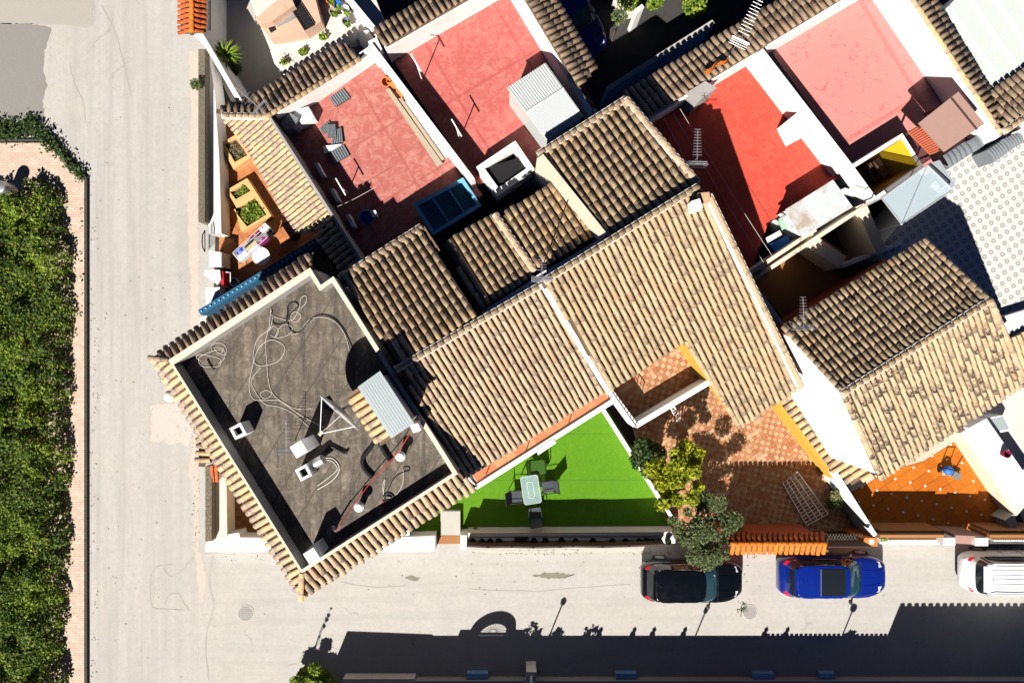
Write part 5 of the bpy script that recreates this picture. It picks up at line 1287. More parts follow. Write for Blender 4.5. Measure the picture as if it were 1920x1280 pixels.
t = thing('post', 'short steel post in the lower corner of the grey terrace', 'post', P(624, 995, 6.02)); MB().tube([P(625, 990, 6.02), P(628, 995, 6.9)], .03, 8).build('shaft', M['steel'], t); MB().lathe(P(625, 990, 6.02), [(.09, 0), (.07, .02)], 12).build('foot', M['steel'], t)
# slatted vent panels, planks and pots on the faded red terrace
def slats(label, quad, z=3.05, n=7, name='slatted_panel', cat='panel', mat='fabric_grey', tilt=.0):
    t = thing(name, label, cat, P(*quad[0], 3.0)); v = [P(x, y, z) for x, y in quad]; v[2].z += tilt; v[1].z += tilt
    MB().prism([p[:2] for p in v], [p.z-.03 for p in v], [p.z for p in v]).build('frame', M['black'], t)
    for i in range(n):
        a, b = (i+.15)/n, (i+.85)/n
        q = [v[0].lerp(v[1], a), v[0].lerp(v[1], b), v[3].lerp(v[2], b), v[3].lerp(v[2], a)]
        q = [p.lerp(sum(q, Vector())/4, .04)+Vector((0, 0, .004)) for p in q]
        MB().prism([p[:2] for p in q], [p.z for p in q], [p.z+.02 for p in q]).build('slat', M[mat], t)
Z2 = lambda *pp: [(370+.25*x, .25*y) for x, y in pp]
slats('grey slatted panel alone near the white parapet of the faded red terrace', Z2((990, 735), (1095, 660), (1150, 735), (1040, 805)))
slats('grey slatted panel at the top of the pile on the faded red terrace', Z2((915, 965), (985, 905), (1030, 950), (950, 1005)), 3.06)
slats('tilted grey slatted panel in the middle of the pile', Z2((970, 935), (1035, 930), (1045, 1030), (975, 1035)), 3.18)
slats('wide grey slatted panel on the right of the pile', Z2((1035, 975), (1080, 955), (1095, 1070), (1000, 1085)), 3.12, 5)
slats('lower grey slatted panel beside the shadow edge', Z2((985, 1150), (1100, 1085), (1145, 1165), (1030, 1230)), 3.06)
slab('paper_sack', Z2((940, 1095), (1000, 1090), (1080, 1080), (1010, 1125), (950, 1150)), 3.14, 3.0, M['paintwhite'], label='torn white sack under the lower slatted panel', cat='sack')
Z4 = lambda *pp: [(680+.25*x, .25*y) for x, y in pp]
for q, z, mt, lb in ((Z4((170, 670), (200, 660), (600, 1225), (560, 1250)), 3.22, 'wood', 'wide pale plank along the white party wall'), (Z4((268, 740), (292, 735), (615, 1190), (592, 1205)), 3.18, 'wood', 'narrow dark plank beside the pale plank'), (Z4((318, 760), (336, 752), (640, 1170), (622, 1185)), 3.3, 'conc_pale', 'slim plank nearest the white party wall')):
    slab('plank', q, z, z-.12, M[mt], label=lb, cat='plank')
for (x, y, r, a), lb in zip(((722, 153, .17, .3), (738, 157, .19, -.4), (752, 172, .18, .9), (757, 168, .13, .1)), ('leftmost orange pot lying on the planks', 'orange pot lying beside the leftmost pot', 'orange pot standing on the pale plank end', 'small orange pot against the party wall')):
    t = thing('clay_pot', lb, 'pot', P(x, y, 3.2)); mm = Matrix.Rotation(a*1.4, 3, 'X') @ Matrix.Rotation(a, 3, 'Y')
    MB().lathe(P(x, y, 3.3), [(r*.65, -.14), (r, .16), (r*1.1, .16), (r*1.1, .22), (r*.92, .22), (r*.6, -.1)], 18, mm).build('shell', M['terracotta'], t, smooth=30)
slab('folded_tarp', [(530, 218), (545, 212), (560, 222), (552, 240), (534, 244), (526, 232)], 3.7, 3.0, M['fabric_grey'], label='crumpled grey sheet in the corner of the faded red terrace', cat='sheet')
for (x, y), lb in (((597, 318), 'upper shaded pale board by the left parapet of the faded red terrace'), ((626, 366), 'middle shaded pale board by the left parapet of the faded red terrace'), ((656, 415), 'lower shaded pale board by the left parapet of the faded red terrace')):
    slab('board', [(x-8, y-12), (x-2, y-14), (x+10, y+10), (x+4, y+12)], 3.5, 3.0, M['white'], label=lb, cat='board')
wq = thing('wash_tub', 'blue tub with white cloth in the shade of the faded red terrace', 'tub', P(690, 410, 3)); MB().lathe(P(690, 410, 3.0), [(.2, 0), (.27, .3), (.29, .3), (.25, .32), (.18, .04)], 18).build('shell', M['tarp_blue'], wq); slab('cloth', [(694, 396), (704, 394), (708, 406), (698, 406)], 3.5, 3.3, M['cl_white'], wq)
# clothes-line posts
def tpost(label, px, py, h=1.75, z=3.0):
    t = thing('clothes_line_post', label, 'post', P(px, py, z)); b = P(px, py, z); top = b+Vector((0, 0, h)); s = Vector((.5, -.86, 0))*.36
    MB().tube([b, top], .025, 8).build('pole', M['paintwhite'], t); MB().tube([top-s, top+s], .028, 6).build('crossbar', M['paintwhite'], t)
tpost('clothes line post in the upper left of the clean red terrace', 792, 152)
tpost('clothes line post in the lower left of the clean red terrace', 862, 262, 1.5)
tpost('clothes line post at the lower left of the faded red terrace', 652, 362, 1.1)
def wire(label, a, b, sag=.1, r=.007, mat='cable_w'):
    A, B = P(*a), P(*b); MB().tube([A.lerp(B, i/10)-Vector((0, 0, sag*4*(i/10)*(1-i/10))) for i in range(11)], r, 5).build('wire', M[mat], label=label, cat='wire')
wire('leftmost washing line over the bright red terrace', (1245, 222, 4.9), (1405, 515, 4.6))
wire('middle washing line over the bright red terrace', (1262, 212, 4.9), (1432, 492, 4.6))
wire('rightmost washing line over the bright red terrace', (1275, 204, 4.9), (1448, 480, 4.6))
wire('dark cable crossing the small sand patio roofs', (1012, 512, 7.3), (1066, 372, 6.4), .15, .02, 'black')
hose('dark stay wire on the shaded terrace by the faded red roof', [(622, 392, 4.1), (660, 375, 4.0), (706, 350, 4.1)], .012, 'cable_w', cat='wire', name='wire')
# bright red terrace clutter
ch_ = thing('garden_chair', 'pale green plastic chair on the bright red terrace', 'chair', P(1472, 424, 3)); slab('seat', [(1456, 416), (1474, 408), (1482, 424), (1466, 432)], 3.45, 3.4, M['green_glass'], ch_)
MB().tube(spline([P(1460, 412, 3.8), P(1476, 404, 3.85), P(1488, 414, 3.85), P(1486, 428, 3.8)], 5), .05, 6).build('backrest', M['green_glass'], ch_)
for x, y in ((1458, 417), (1474, 410), (1480, 424), (1467, 431)): MB().tube([P(x, y, 3.4), P(x, y, 3.0)], .02, 5).build('leg', M['green_glass'], ch_)
tb_ = thing('folding_table', 'small white folding table beside the pale green chair', 'table', P(1452, 455, 3)); slab('tabletop', [(1436, 446), (1462, 432), (1466, 440), (1440, 455)], 3.72, 3.68, M['paintwhite'], tb_)
for x, y in ((1438, 447), (1461, 434), (1464, 440), (1441, 453)): MB().tube([P(x, y, 3.7), P(x, y, 3.0)], .018, 5).build('leg', M['alu'], tb_)
slab('blue_crate', [(1444, 458), (1476, 442), (1484, 456), (1455, 476)], 3.4, 3.0, M['tarp_blue'], label='blue crate in the lower corner of the bright red terrace', cat='crate')

# ================================================================== patio furniture on the lawn
gt_ = thing('glass_table', 'glass topped garden table on the green lawn', 'table', P(995, 917, .1)); tz = .74; rz = R(9)
def rrect(cx, cy, w, h, r, n=5, rz=0.):
    o = []
    for sx_, sy_, a0 in ((1, 1, 0), (-1, 1, 90), (-1, -1, 180), (1, -1, 270)):
        for i in range(n+1):
            a = R(a0+90*i/n); x = sx_*(w/2-r)+r*math.cos(a); y = sy_*(h/2-r)+r*math.sin(a); o.append((cx+x*math.cos(rz)-y*math.sin(rz), cy+x*math.sin(rz)+y*math.cos(rz)))
    return o
tc = P(995.5, 918, tz); oo = rrect(tc.x, tc.y, .74, 1.18, .1, 5, rz); ii = rrect(tc.x, tc.y, .69, 1.13, .08, 5, rz)
MB().ring(oo, ii, tz-.03, tz).build('rim', M['alu'], gt_); MB().prism(rrect(tc.x, tc.y, .685, 1.125, .08, 5, rz), tz-.022, tz-.01).build('glass_top', M['table_glass'], gt_)
inn = rrect(tc.x, tc.y, .27, .72, .13, 5, rz); MB().ring(inn, offset(inn, -.025), tz-.006, tz+.002).build('inner_band', M['alu'], gt_)
for k in (0, 6, 12, 18):
    MB().tube([(*oo[k+2], tz-.004), (*inn[k+2], tz-.004)], .011, 4).build('spoke', M['alu'], gt_)
    MB().tube([(*ii[k+2], tz-.03), (*ii[k+2], .1)], .022, 6).build('leg', M['alu'], gt_)
def chair(label, px, py, face):
    t = thing('patio_chair', label, 'chair', P(px, py, .1), 'chairs around the glass table'); c = P(px, py, .1); f = Vector((math.cos(face), math.sin(face), 0)); s = Vector((-f.y, f.x, 0)); z = Vector((0, 0, 1))
    q = lambda a, b, h: c+f*a+s*b+z*h
    MB().prism([q(a, b, 0)[:2] for a, b in ((-.22, -.24), (.24, -.24), (.24, .24), (-.22, .24))], .50, .54).build('seat', M['fabric_dark'], t)
    MB().grid(lambda u, v: q(-.22-.22*v, -.24+.48*u, .45+.52*v), 4, 4).build('backrest', M['fabric_dark'], t)
    for e in (-1, 1):
        MB().tube([q(.24, .26*e, 0), q(.24, .26*e, .62), q(-.28, .26*e, .64), q(-.30, .26*e, .45)], .018, 6).build('armrest', M['black'], t)
        MB().tube([q(-.44, .25*e, .97), q(-.22, .25*e, .45), q(-.3, .25*e, 0)], .018, 6).build('leg', M['black'], t)
    MB().tube([q(-.44, -.25, .97), q(-.44, .25, .97)], .02, 6).build('top_rail', M['black'], t)
chair('dark patio chair left of the glass table', 968, 926, R(5)); chair('dark patio chair right of the glass table', 1026, 908, R(188)); chair('dark patio chair in the shade below the glass table', 1003, 958, R(98))
gc = thing('lounge_chair', 'green cushioned chair above the glass table', 'chair', P(1008, 872, .1)); n = N('green_cushion', .9); n.col(n.mix(n.noise(4, 4), (.035, .10, .006), (.025, .075, .006))); M['cushion'] = n.m
k_ = P(1008, 876, .6); MB().prism(rrect(k_.x, k_.y, .66, .62, .09, 5, R(6)), .42, .58).build('cushion', M['cushion'], gc, bevel=.03)
k2 = P(1006, 862, .9); MB().grid(lambda u, v: Vector((k2.x-.33+.66*u, k2.y+.05-.03*v+.1*v, .5+.5*v)), 6, 4).build('backrest', M['cushion'], gc)
for dx, dy in ((-.28, -.25), (.28, -.25), (.28, .28), (-.28, .28)): MB().tube([(k_.x+dx, k_.y+dy, .44), (k_.x+dx, k_.y+dy, .1)], .02, 6).build('leg', M['black'], gc)
for e in (-1, 1): MB().tube([(k_.x+.35*e, k_.y-.25, .44), (k_.x+.35*e, k_.y-.25, .68), (k_.x+.35*e, k_.y+.3, .68)], .02, 6).build('armrest', M['black'], gc)
# metal grid leaning in the brick patio
mg = thing('metal_grid', 'grey metal grid leaning in the shaded corner of the brick patio', 'grid', P(1512, 935, .1)); gv = [P(1495, 884, .5), P(1553, 963, .5), P(1513, 985, .2), P(1468, 906, .2)]
for i in range(15): MB().tube([gv[0].lerp(gv[1], i/14), gv[3].lerp(gv[2], i/14)], .017, 5).build('cross_bar', M['alu'], mg)
for i in range(5): MB().tube([gv[0].lerp(gv[3], i/4), gv[1].lerp(gv[2], i/4)], .02, 5).build('long_bar', M['alu'], mg)
wc = thing('folding_ladder', 'white folding ladder against the balcony in the brick patio', 'ladder', P(1266, 775, .1)); la_ = [P(1256, 762, 2.6), P(1262, 758, 2.6), P(1279, 786, .1), P(1270, 790, .1)]
for a, b in ((0, 3), (1, 2)): MB().tube([la_[a], la_[b]], .025, 5).build('rail', M['paintwhite'], wc)
for i in range(1, 7): MB().tube([la_[0].lerp(la_[3], i/7), la_[1].lerp(la_[2], i/7)], .018, 5).build('rung', M['paintwhite'], wc)
# pressure washer on the orange tiles
pw = thing('pressure_washer', 'blue and grey pressure washer with cable on the orange tiled yard', 'pressure washer', P(1786, 888, .1)); c = P(1780, 882, .5)
MB().lathe((c.x, c.y, .25), [(.05, 0), (.17, .06), (.2, .18), (.16, .3), (.04, .36)], 16).build('motor', M['tarp_blue'], pw, smooth=40)
for e in (-.16, .16):
    MB().tube([(c.x+e, c.y-.05, .2), (c.x+.5+e, c.y-.3, .22)], .03, 6).build('frame_tube', M['alu'], pw); MB().tube([(c.x+e, c.y+.1, .15), (c.x+e, c.y+.12, 1.0)], .022, 6).build('handle', M['black'], pw)
    MB().lathe((c.x+e*1.5, c.y, .22), [(.02, -.04), (.12, -.04), (.12, .04), (.02, .04)], 16, Matrix.Rotation(R(90), 3, 'Y')).build('wheel', M['rubber'], pw)
MB().tube([(c.x-.16, c.y+.12, 1.0), (c.x+.16, c.y+.12, 1.0)], .025, 6).build('grip', M['black'], pw)
MB().box((c.x+.4, c.y-.24, .3), (.34, .26, .16), R(-28)).build('tank', M['steel'], pw); MB().tube(spline([P(1790, 880, .14), P(1812, 848, .12), P(1830, 862, .12), P(1852, 892, .12)], 6), .012, 5).build('cable', M['black'], pw)
# ================================================================== trees and bushes
def tree(name, label, base, crowns, n, size, mat, trunk_r=.07, per=None, up=.3, aspect=1.8, cat='tree'):
    t = thing(name, label, cat, base); base = Vector(base); m = MB(); top = Vector((0, 0, 0))
    for c, r in crowns: top += Vector(c)
    top /= len(crowns); fork = base.lerp(top, .55); fork.z = base.z+(top.z-base.z)*.5
    m.tube(spline([base, base.lerp(fork, .5)+Vector((.05, .03, 0)), fork], 4), [trunk_r*(1-.4*i/8) for i in range(9)], 8); m.build('trunk', M['bark'], t, smooth='all')
    lm = MB()
    for c, r in crowns:
        c = Vector(c); lm.tube(spline([fork, fork.lerp(c, .5)+Vector((random.uniform(-.1, .1), random.uniform(-.1, .1), .08)), c], 4), [trunk_r*.5*(1-.75*i/8) for i in range(9)], 5)
    lm.build('limbs', M['bark'], t, smooth='all')
    tot = sum(r**2 for c, r in crowns); pts = np.concatenate([clump(c, r, max(20, int(n*r*r/tot)), .25, .75) for c, r in crowns])
    leaves('crown', pts, size, mat, t, up=up, aspect=aspect); return t
def crown_set(blobs, z0, z1, r0, r1): return [(P(x, y, random.uniform(z0, z1)), random.uniform(r0, r1)) for x, y in blobs]
tree('lime_tree', 'small tree with bright lime leaves by the lawn wall', P(1255, 880, .1),
     crown_set([(1265, 850), (1290, 855), (1302, 885), (1280, 880), (1255, 885), (1240, 905), (1275, 910), (1308, 912), (1258, 930), (1242, 945), (1296, 935), (1238, 868), (1312, 850), (1225, 880), (1300, 862), (1285, 838), (1268, 870), (1262, 905), (1285, 895), (1272, 940)], 2.3, 3.5, .2, .4), 3600, .095, M['leaf_lime'], .06)
tree('dark_bush', 'dark green bush at the foot of the lime tree', P(1215, 860, .1), crown_set([(1212, 852), (1222, 866), (1206, 838), (1230, 850), (1200, 862), (1218, 880)], .7, 1.6, .25, .45), 1600, .09, M['leaf_dark'], .03, cat='bush')
tree('olive_tree', 'grey green tree hanging over the front wall above the black car', P(1300, 985, .1),
     crown_set([(1290, 960), (1320, 950), (1350, 965), (1275, 985), (1305, 985), (1335, 990), (1365, 990), (1290, 1010), (1320, 1015), (1350, 1012), (1310, 1035), (1338, 1040), (1325, 1050), (1345, 1030), (1268, 1000), (1375, 975), (1262, 975), (1382, 1005), (1360, 1040), (1300, 1045), (1312, 935), (1345, 942), (1310, 985), (1318, 998), (1330, 975), (1302, 1000), (1340, 1005)], 1.9, 3.2, .2, .5), 9500, .045, M['leaf_olive'], .09, aspect=3.2)
tree('street_bush', 'green bush at the bottom edge of the street', P(590, 1272, 0), crown_set([(570, 1262), (590, 1254), (605, 1268), (580, 1278), (560, 1280), (618, 1282), (598, 1290)], .35, .8, .25, .4), 2400, .085, M['leaf_mid'], .04, cat='bush')
plant('wall_plant', 'low plant at the wall end in the shaded patio corner', P(1552, 935, .1), .35, 240, M['leaf_dark'], .07, .6)
plant('climber', 'dry climbing plant by the wall of the brick patio', P(1548, 920, .1), .22, 160, M['leaf_dry'], .06, .9)
# ================================================================== litter bin, manholes
lbn = thing('litter_bin', 'pale grey litter bin at the left edge on the pavement', 'bin', P(6, 352, .12)); c = P(4, 352, .9)
MB().lathe((c.x, c.y, .3), [(.2, 0), (.26, .04), (.27, .7), (.24, .78), (.12, .82)], 24).build('shell', M['steel'], lbn, smooth=40); MB().tube([(c.x, c.y, .12), (c.x, c.y, .35)], .06, 8).build('foot', M['black'], lbn)
def manhole(label, px, py, r=.36):
    t = thing('manhole_cover', label, 'manhole', P(px, py, 0)); c = P(px, py, 0); n = 32
    o = [(c.x+r*math.cos(2*math.pi*i/n), c.y+r*math.sin(2*math.pi*i/n)) for i in range(n)]; i_ = [(c.x+r*.86*math.cos(2*math.pi*i/n), c.y+r*.86*math.sin(2*math.pi*i/n)) for i in range(n)]
    MB().ring(o, i_, -.05, .014).build('rim', M['conc'], t); MB().lathe((c.x, c.y, -.03), [(r*.85, 0), (r*.85, .038), (.01, .038)], 32).build('lid', M['grey_wall'], t)
    for a in range(-3, 4):
        h = math.sqrt(max(.01, (r*.8)**2-(a*.085)**2)); MB().wall((c.x-h, c.y+a*.085), (c.x+h, c.y+a*.085), .03, .0085, .017).build('rib', M['grey_wall'], t)
manhole('grey round manhole cover in the street near the corner house', 461, 1149); manhole('round manhole cover with weeds near the black car', 1406, 1147, .33)
leaves('manhole_weeds', [(p.x+random.gauss(0, .09), p.y+random.gauss(0, .12), .005+random.random()*.02) for p in [P(1393, 1140, 0)] for _ in range(90)], .04, M['leaf_dark'], None, label='weeds at the rim of the manhole near the black car', cat='weeds', kind='stuff')
# ================================================================== cars
def car(label, cx, cy, ang, L, W, Ht, paint, glass='glass_dark', wag=0., rails=False, sunroof=False, rear_plate=True, group=None):
    loc = P(cx, cy, .8); loc.z = 0
    t = thing('parked_car', label, 'car', loc, group)
    rotm = Matrix.Translation(loc) @ Matrix.Rotation(ang, 4, 'Z')
    def bd(m, name, mat, parent=t, **kw):
        m.v = [tuple(rotm @ Vector(v)) for v in m.v]; return m.build(name, mat, parent, **kw)
    hl, hw = L/2, W/2
    # lower body: stations along x
    xs = np.linspace(-1, 1, 29)
    def hwid(u):
        a = abs(u); return hw*(1-max(0, (a-.55)/.45)**2.6*(.34 if u > 0 else .24))
    def ztop(u):
        if u > .42: return .96-.24*((u-.42)/.58)**1.5
        if u < -.9: return .98-.12*((-.9-u)/.1)
        return .96+.02*(-u)
    m = MB(); ring = 20
    for u in xs:
        x = u*hl; w_ = hwid(u); zt = ztop(u); zb = .22 if abs(u) < .93 else .32
        sec = [(0, zb), (.6, zb), (.9, zb+.02), (.985, zb+.14), (1.0, .55), (.985, zt-.12), (.93, zt-.03), (.78, zt), (.4, zt+.03), (0, zt+.04)]
        pr_ = sec+[(-a, b) for a, b in sec[-2:0:-1]]
        m.v += [(x, a*w_, b) for a, b in pr_]; ring = len(pr_)
    k = len(xs)
    for i in range(k-1): m.f += [(i*ring+j, i*ring+(j+1) % ring, (i+1)*ring+(j+1) % ring, (i+1)*ring+j) for j in range(ring)]
    # rounded noses: pull-in end caps
    for e, u in ((0, -1), (k-1, 1)):
        b = e*ring; pts = [m.v[b+j] for j in range(ring)]; o = len(m.v); cz = .58
        m.v += [(p[0]+u*.07, p[1]*.86, cz+(p[2]-cz)*.7) for p in pts]; m.f += [(b+j, b+(j+1) % ring, o+(j+1) % ring, o+j) for j in range(ring)]; m.f.append(tuple(o+j for j in range(ring)))
    body_ = bd(m, 'body', M[paint], smooth=50)
    # cabin loft
    xb0, xb1, xr0, xr1 = -.93*hl-wag*.02, .46*hl, -.80*hl-wag*.05, .16*hl
    zb, zr = .93, Ht-.07
    def S(tt, v, off=0., n=6.):
        ca, sa = math.cos(tt), math.sin(tt); f = lambda q: math.copysign(abs(q)**(2/n), q)
        x0, x1 = xb0+(xr0-xb0)*v, xb1+(xr1-xb1)*v; a, cxx = (x1-x0)/2, (x0+x1)/2; b = (hw*.93)*(1-v)+(hw*.76)*v
        bow = .10*(1-f(sa)**2)*f(ca)*(1-.4*v) if ca > 0 else .05*(1-f(sa)**2)*f(ca)
        return Vector((cxx+(a+off)*f(ca)+bow, (b+off)*f(sa), zb+(zr-zb)*v+.02*math.sin(math.pi*v)))
    nt = 72; m = MB(); rows = [(v/6, 1.) for v in range(7)]
    for v, sc in rows: m.v += [tuple(S(2*math.pi*i/nt, v)) for i in range(nt)]
    rx, rcx = (xr1-xr0)/2, (xr0+xr1)/2
    def roofz(x, y):
        r2 = ((x-rcx)/rx)**2*.6+(y/(hw*.76))**2*.8; return zr+.065*max(0, 1-r2)
    for sc in (.97, .9, .7, .4):
        for i in range(nt):
            p = S(2*math.pi*i/nt, 1.); x, y = rcx+(p.x-rcx)*sc, p.y*sc; m.v.append((x, y, max(zr+.012, roofz(x, y))))
    kk = len(rows)+4
    for r_ in range(kk-1): m.f += [(r_*nt+i, r_*nt+(i+1) % nt, (r_+1)*nt+(i+1) % nt, (r_+1)*nt+i) for i in range(nt)]
    m.f.append(tuple((kk-1)*nt+i for i in range(nt)))
    bd(m, 'cabin', M[paint], smooth=50)
    def pane(name, t0, t1, v0, v1, mat, off=.012, nu=14):
        m = MB().grid(lambda u, v: S(t0+(t1-t0)*u, v0+(v1-v0)*v, off), nu, 6); return bd(m, name, M[mat], smooth='all')
    pane('windscreen', -.80, .80, .06, .93, 'glass_teal'); pane('rear_window', math.pi-.80, math.pi+.80, .38, .93, 'glass_dark')
    for sg in (1, -1):
        for a, b in ((.95, 1.42), (1.48, 1.98), (2.04, 2.2)): pane('side_window', sg*a, sg*b, .22, .88, 'glass_dark', .010, 8)
        m = MB().tube([S(sg*.95, .17, .012), S(sg*1.57, .17, .012), S(sg*2.2, .17, .012)], .014, 5); bd(m, 'trim', M['alu'])
        m = MB().tube([S(sg*.95, .92, .01), S(sg*1.57, .93, .01), S(sg*2.2, .92, .01)], .012, 5); bd(m, 'trim', M['alu'] if not rails else M[paint])
        mx = .30*hl; m = MB().lathe((mx, sg*(hw+.10), .98), [(.02, -.08), (.085, -.06), (.095, 0), (.08, .05), (.02, .07)], 12, Matrix.Diagonal((.75, 1.15, 1))); bd(m, 'mirror', M['black' if paint != 'car_white' else paint], smooth=40)
        m = MB().box((.33*hl, sg*(hw*.97), .95), (.06, .12, .04)); bd(m, 'mirror_arm', M['black'])
        for e, xx in ((1, .63*hl), (-1, -.62*hl)):
            rot = Matrix.Rotation(R(90), 3, 'X'); c = (xx, sg*(hw-.10), .32)
            m = MB().lathe(c, [(.19, -.11), (.31, -.11), (.325, -.06), (.325, .06), (.31, .11), (.19, .11)], 24, rot); wh = bd(m, 'wheel', M['rubber'], smooth=40)
            m = MB().lathe(c, [(.02, -.113), (.20, -.113), (.20, .113), (.02, .113)], 20, rot); bd(m, 'rim', M['steel'], wh)
        xe = hl*.955; ye = sg*hw*.60
        m = MB().grid(lambda u, v: Vector((xe-.02-.20*(1-v)-.10*u, sg*(hw*.45+.27*hw*u), .76+.05*(1-v)+.015)), 5, 4); bd(m, 'headlight', M['clear_lens'])
        m = MB().grid(lambda u, v: Vector((-hl*1.0+.05+.17*u+.13*v*v, sg*(hw*.62+.21*hw*v), .90+.10*u)), 4, 4); bd(m, 'tail_light', M['red_lens'])
        for xx in (-.02*hl, -.36*hl): m = MB().box((xx, sg*(hw*.995), .80), (.16, .03, .025)); bd(m, 'door_handle', M[paint if paint != 'car_white' else 'steel'])
        if rails:
            m = MB().tube([(xr0+.15, sg*hw*.66, zr+.05), (xr0+.3, sg*hw*.66, zr+.11), (xr1-.25, sg*hw*.66, zr+.11), (xr1-.1, sg*hw*.66, zr+.04)], .022, 6); bd(m, 'roof_rail', M['steel'])
    def flat(name, x0, x1, yy, mat, dz=.012):
        m = MB().grid(lambda u, v: Vector((x0+(x1-x0)*u, -yy+2*yy*v, max(zr+.012, roofz(x0+(x1-x0)*u, -yy+2*yy*v))+dz)), 8, 8); bd(m, name, M[mat], smooth='all')
    if sunroof: flat('sunroof', -.36*hl, .10*hl, hw*.62, 'glass_dark'); bd(MB().tube([(-.37*hl, -hw*.62, zr+.06), (-.37*hl, hw*.62, zr+.06)], .012, 4), 'sunroof_trim', M['steel'])
    if rails:
        for i in range(5):
            y = -hw*.42+hw*.84*i/4; m = MB().tube([(x, y, roofz(x, y)+.006) for x in np.linspace(xr0+.2, xr1-.15, 8)], .012, 4); bd(m, 'roof_rib', M[paint])
    # spoiler / tailgate lip, number plate, wipers, antenna, bumper lines
    m = MB().box((xr0-.04, 0, zr-.005), (.16, hw*1.2, .03)); bd(m, 'spoiler', M[paint], bevel=.01)
    m = MB().box((-hl*1.0-.045, 0, .66), (.02, .5, .11)); bd(m, 'number_plate', M['paintwhite'])
    m = MB().box((hl*1.0+.06, 0, .48), (.03, .5, .11)); bd(m, 'number_plate', M['paintwhite'])
    for y0, y1 in ((.45, -.05), (-.02, -.5)):
        a, b = S(0, .05, .02), S(0, .22, .03); m = MB().tube([(a.x+.02, y0, a.z+.02), (b.x+.04, y1, b.z+.0)], .010, 4); bd(m, 'wiper', M['black'])
    for i, xx in enumerate((.50*hl,)):
        m = MB().tube([(xx, y, ztop(.5)+.043-.03*(y/hw)**2) for y in np.linspace(-hw*.8, hw*.8, 9)], .012, 4); bd(m, 'cowl', M['black'])
    for sg in (1, -1):
        for u in (.44, .0, -.36, -.62):     # door and wing shut lines
            ww, zt = hwid(u), ztop(u); m = MB().tube([(u*hl+.02*q, sg*(ww*f+.002), z_) for q, (f, z_) in enumerate(((.985, .36), (1., .55), (.988, zt-.12), (.935, zt-.028)))], .006, 4); bd(m, 'shut_line', M['blackmat'])
        m = MB().tube([(u*hl, sg*hwid(u)*.74, ztop(u)+.008) for u in np.linspace(.52, .95, 8)], .006, 4); bd(m, 'bonnet_line', M['blackmat'])
        m = MB().tube([(u*hl, sg*hwid(u)*.36, ztop(u)+.033) for u in np.linspace(.54, .93, 7)], .012, 5); bd(m, 'bonnet_crease', M[paint])
    m = MB().tube([(.955*hl, y, ztop(.955)+.033-.05*(y/hw)**2) for y in np.linspace(-hw*.6, hw*.6, 9)], .006, 4); bd(m, 'bonnet_edge', M['blackmat'])
    m = MB().tube([(-.985*hl-.04, y, .80) for y in np.linspace(-hw*.7, hw*.7, 5)], .012, 4); bd(m, 'bumper_line', M['blackmat'])
    m = MB().box((.93*hl, 0, .775), (.05, .14, .02)); bd(m, 'badge', M['steel'])
    m = MB().tube([(xr0+.25, 0, zr+.05), (xr0+.12, 0, zr+.2)], .008, 4); bd(m, 'aerial', M['black'])
    return t
car('black hatchback parked under the overhanging grey green tree', 1298, 1090, 0, 4.05, 1.74, 1.47, 'car_black')
car('blue car with a dark sunroof parked beside the orange tile capped wall', 1562, 1081, 0, 4.30, 1.76, 1.5, 'car_blue', sunroof=True)
car('white estate car with roof rails cut by the right edge', 1910, 1074, 0, 4.45, 1.74, 1.62, 'car_white', rails=True, wag=1.)
car('blue car in deep shade at the top beside the brown eaves', 1070, 18, R(-62), 4.1, 1.74, 1.45, 'car_blue')
# ================================================================== across the street (beyond the lower edge): what stands there throws the long shadow
YS = P(0, 1290).y
sh = thing('opposite_house', 'row of houses across the street along the bottom edge', 'house', P(1150, 1302, 0))
X = lambda px: P(px, 0).x
MB().prism([(X(607), YS), (X(770), YS), (X(770), YS-.4), (X(607), YS-.4)], 0, [2.65, 2.5, 2.5, 2.65]).build('wall', M['white'], sh)
MB().box(((X(770)+X(1623))/2, YS-3, 1.22), (X(1623)-X(770)-.01, 6, 2.44)).build('front_wall', M['white'], sh)
MB().box(((X(1623)+X(2150))/2, YS-3, 1.9), (X(2150)-X(1623)-.01, 6, 3.8)).build('tall_wall', M['white'], sh)
for i in range(28):
    x = X(1629)+i*.30; place('tile', tile_mesh(.1, .115, .46, M['tile'], i % 4, .5), Matrix.Translation((x, YS-.14, 3.8)) @ Matrix.Rotation(math.pi, 4, 'Z'), sh)
for i in range(26):
    x = X(1400)+i*.2; place('tile', tile_mesh(.07, .08, .4, M['tile'], i % 4, .5), Matrix.Translation((x, YS-.14, 2.44)) @ Matrix.Rotation(math.pi, 4, 'Z'), sh)
# arched gate head with fanlight
ag = thing('arched_gate', 'arched gate head with fan shaped grille across the street', 'gate', (X(878), YS-.2, 0))
ac = X(878); arc = [(ac+.95*math.cos(R(a)), 2.75+.88*math.sin(R(a))) for a in range(0, 181, 12)]; inn_ = [(ac+.58*math.cos(R(a)), 2.72+.52*math.sin(R(a))) for a in range(0, 181, 12)]
m = MB(); k = len(arc)
for (x, z), (x2, z2) in zip(arc, inn_): m.v += [(x, YS-.05, z), (x2, YS-.05, z2), (x, YS-.25, z), (x2, YS-.25, z2)]
for i in range(k-1):
    a, b = 4*i, 4*(i+1); m.f += [(a, b, b+1, a+1), (a+2, a+3, b+3, b+2), (a, a+2, b+2, b), (a+1, b+1, b+3, a+3)]
m.build('arch', M['white'], ag)
MB().box((ac-.98, YS-.15, 2.6), (.8, .2, .34)).build('shoulder', M['white'], ag); MB().box((ac+.98, YS-.15, 2.6), (.8, .2, .34)).build('shoulder', M['white'], ag)
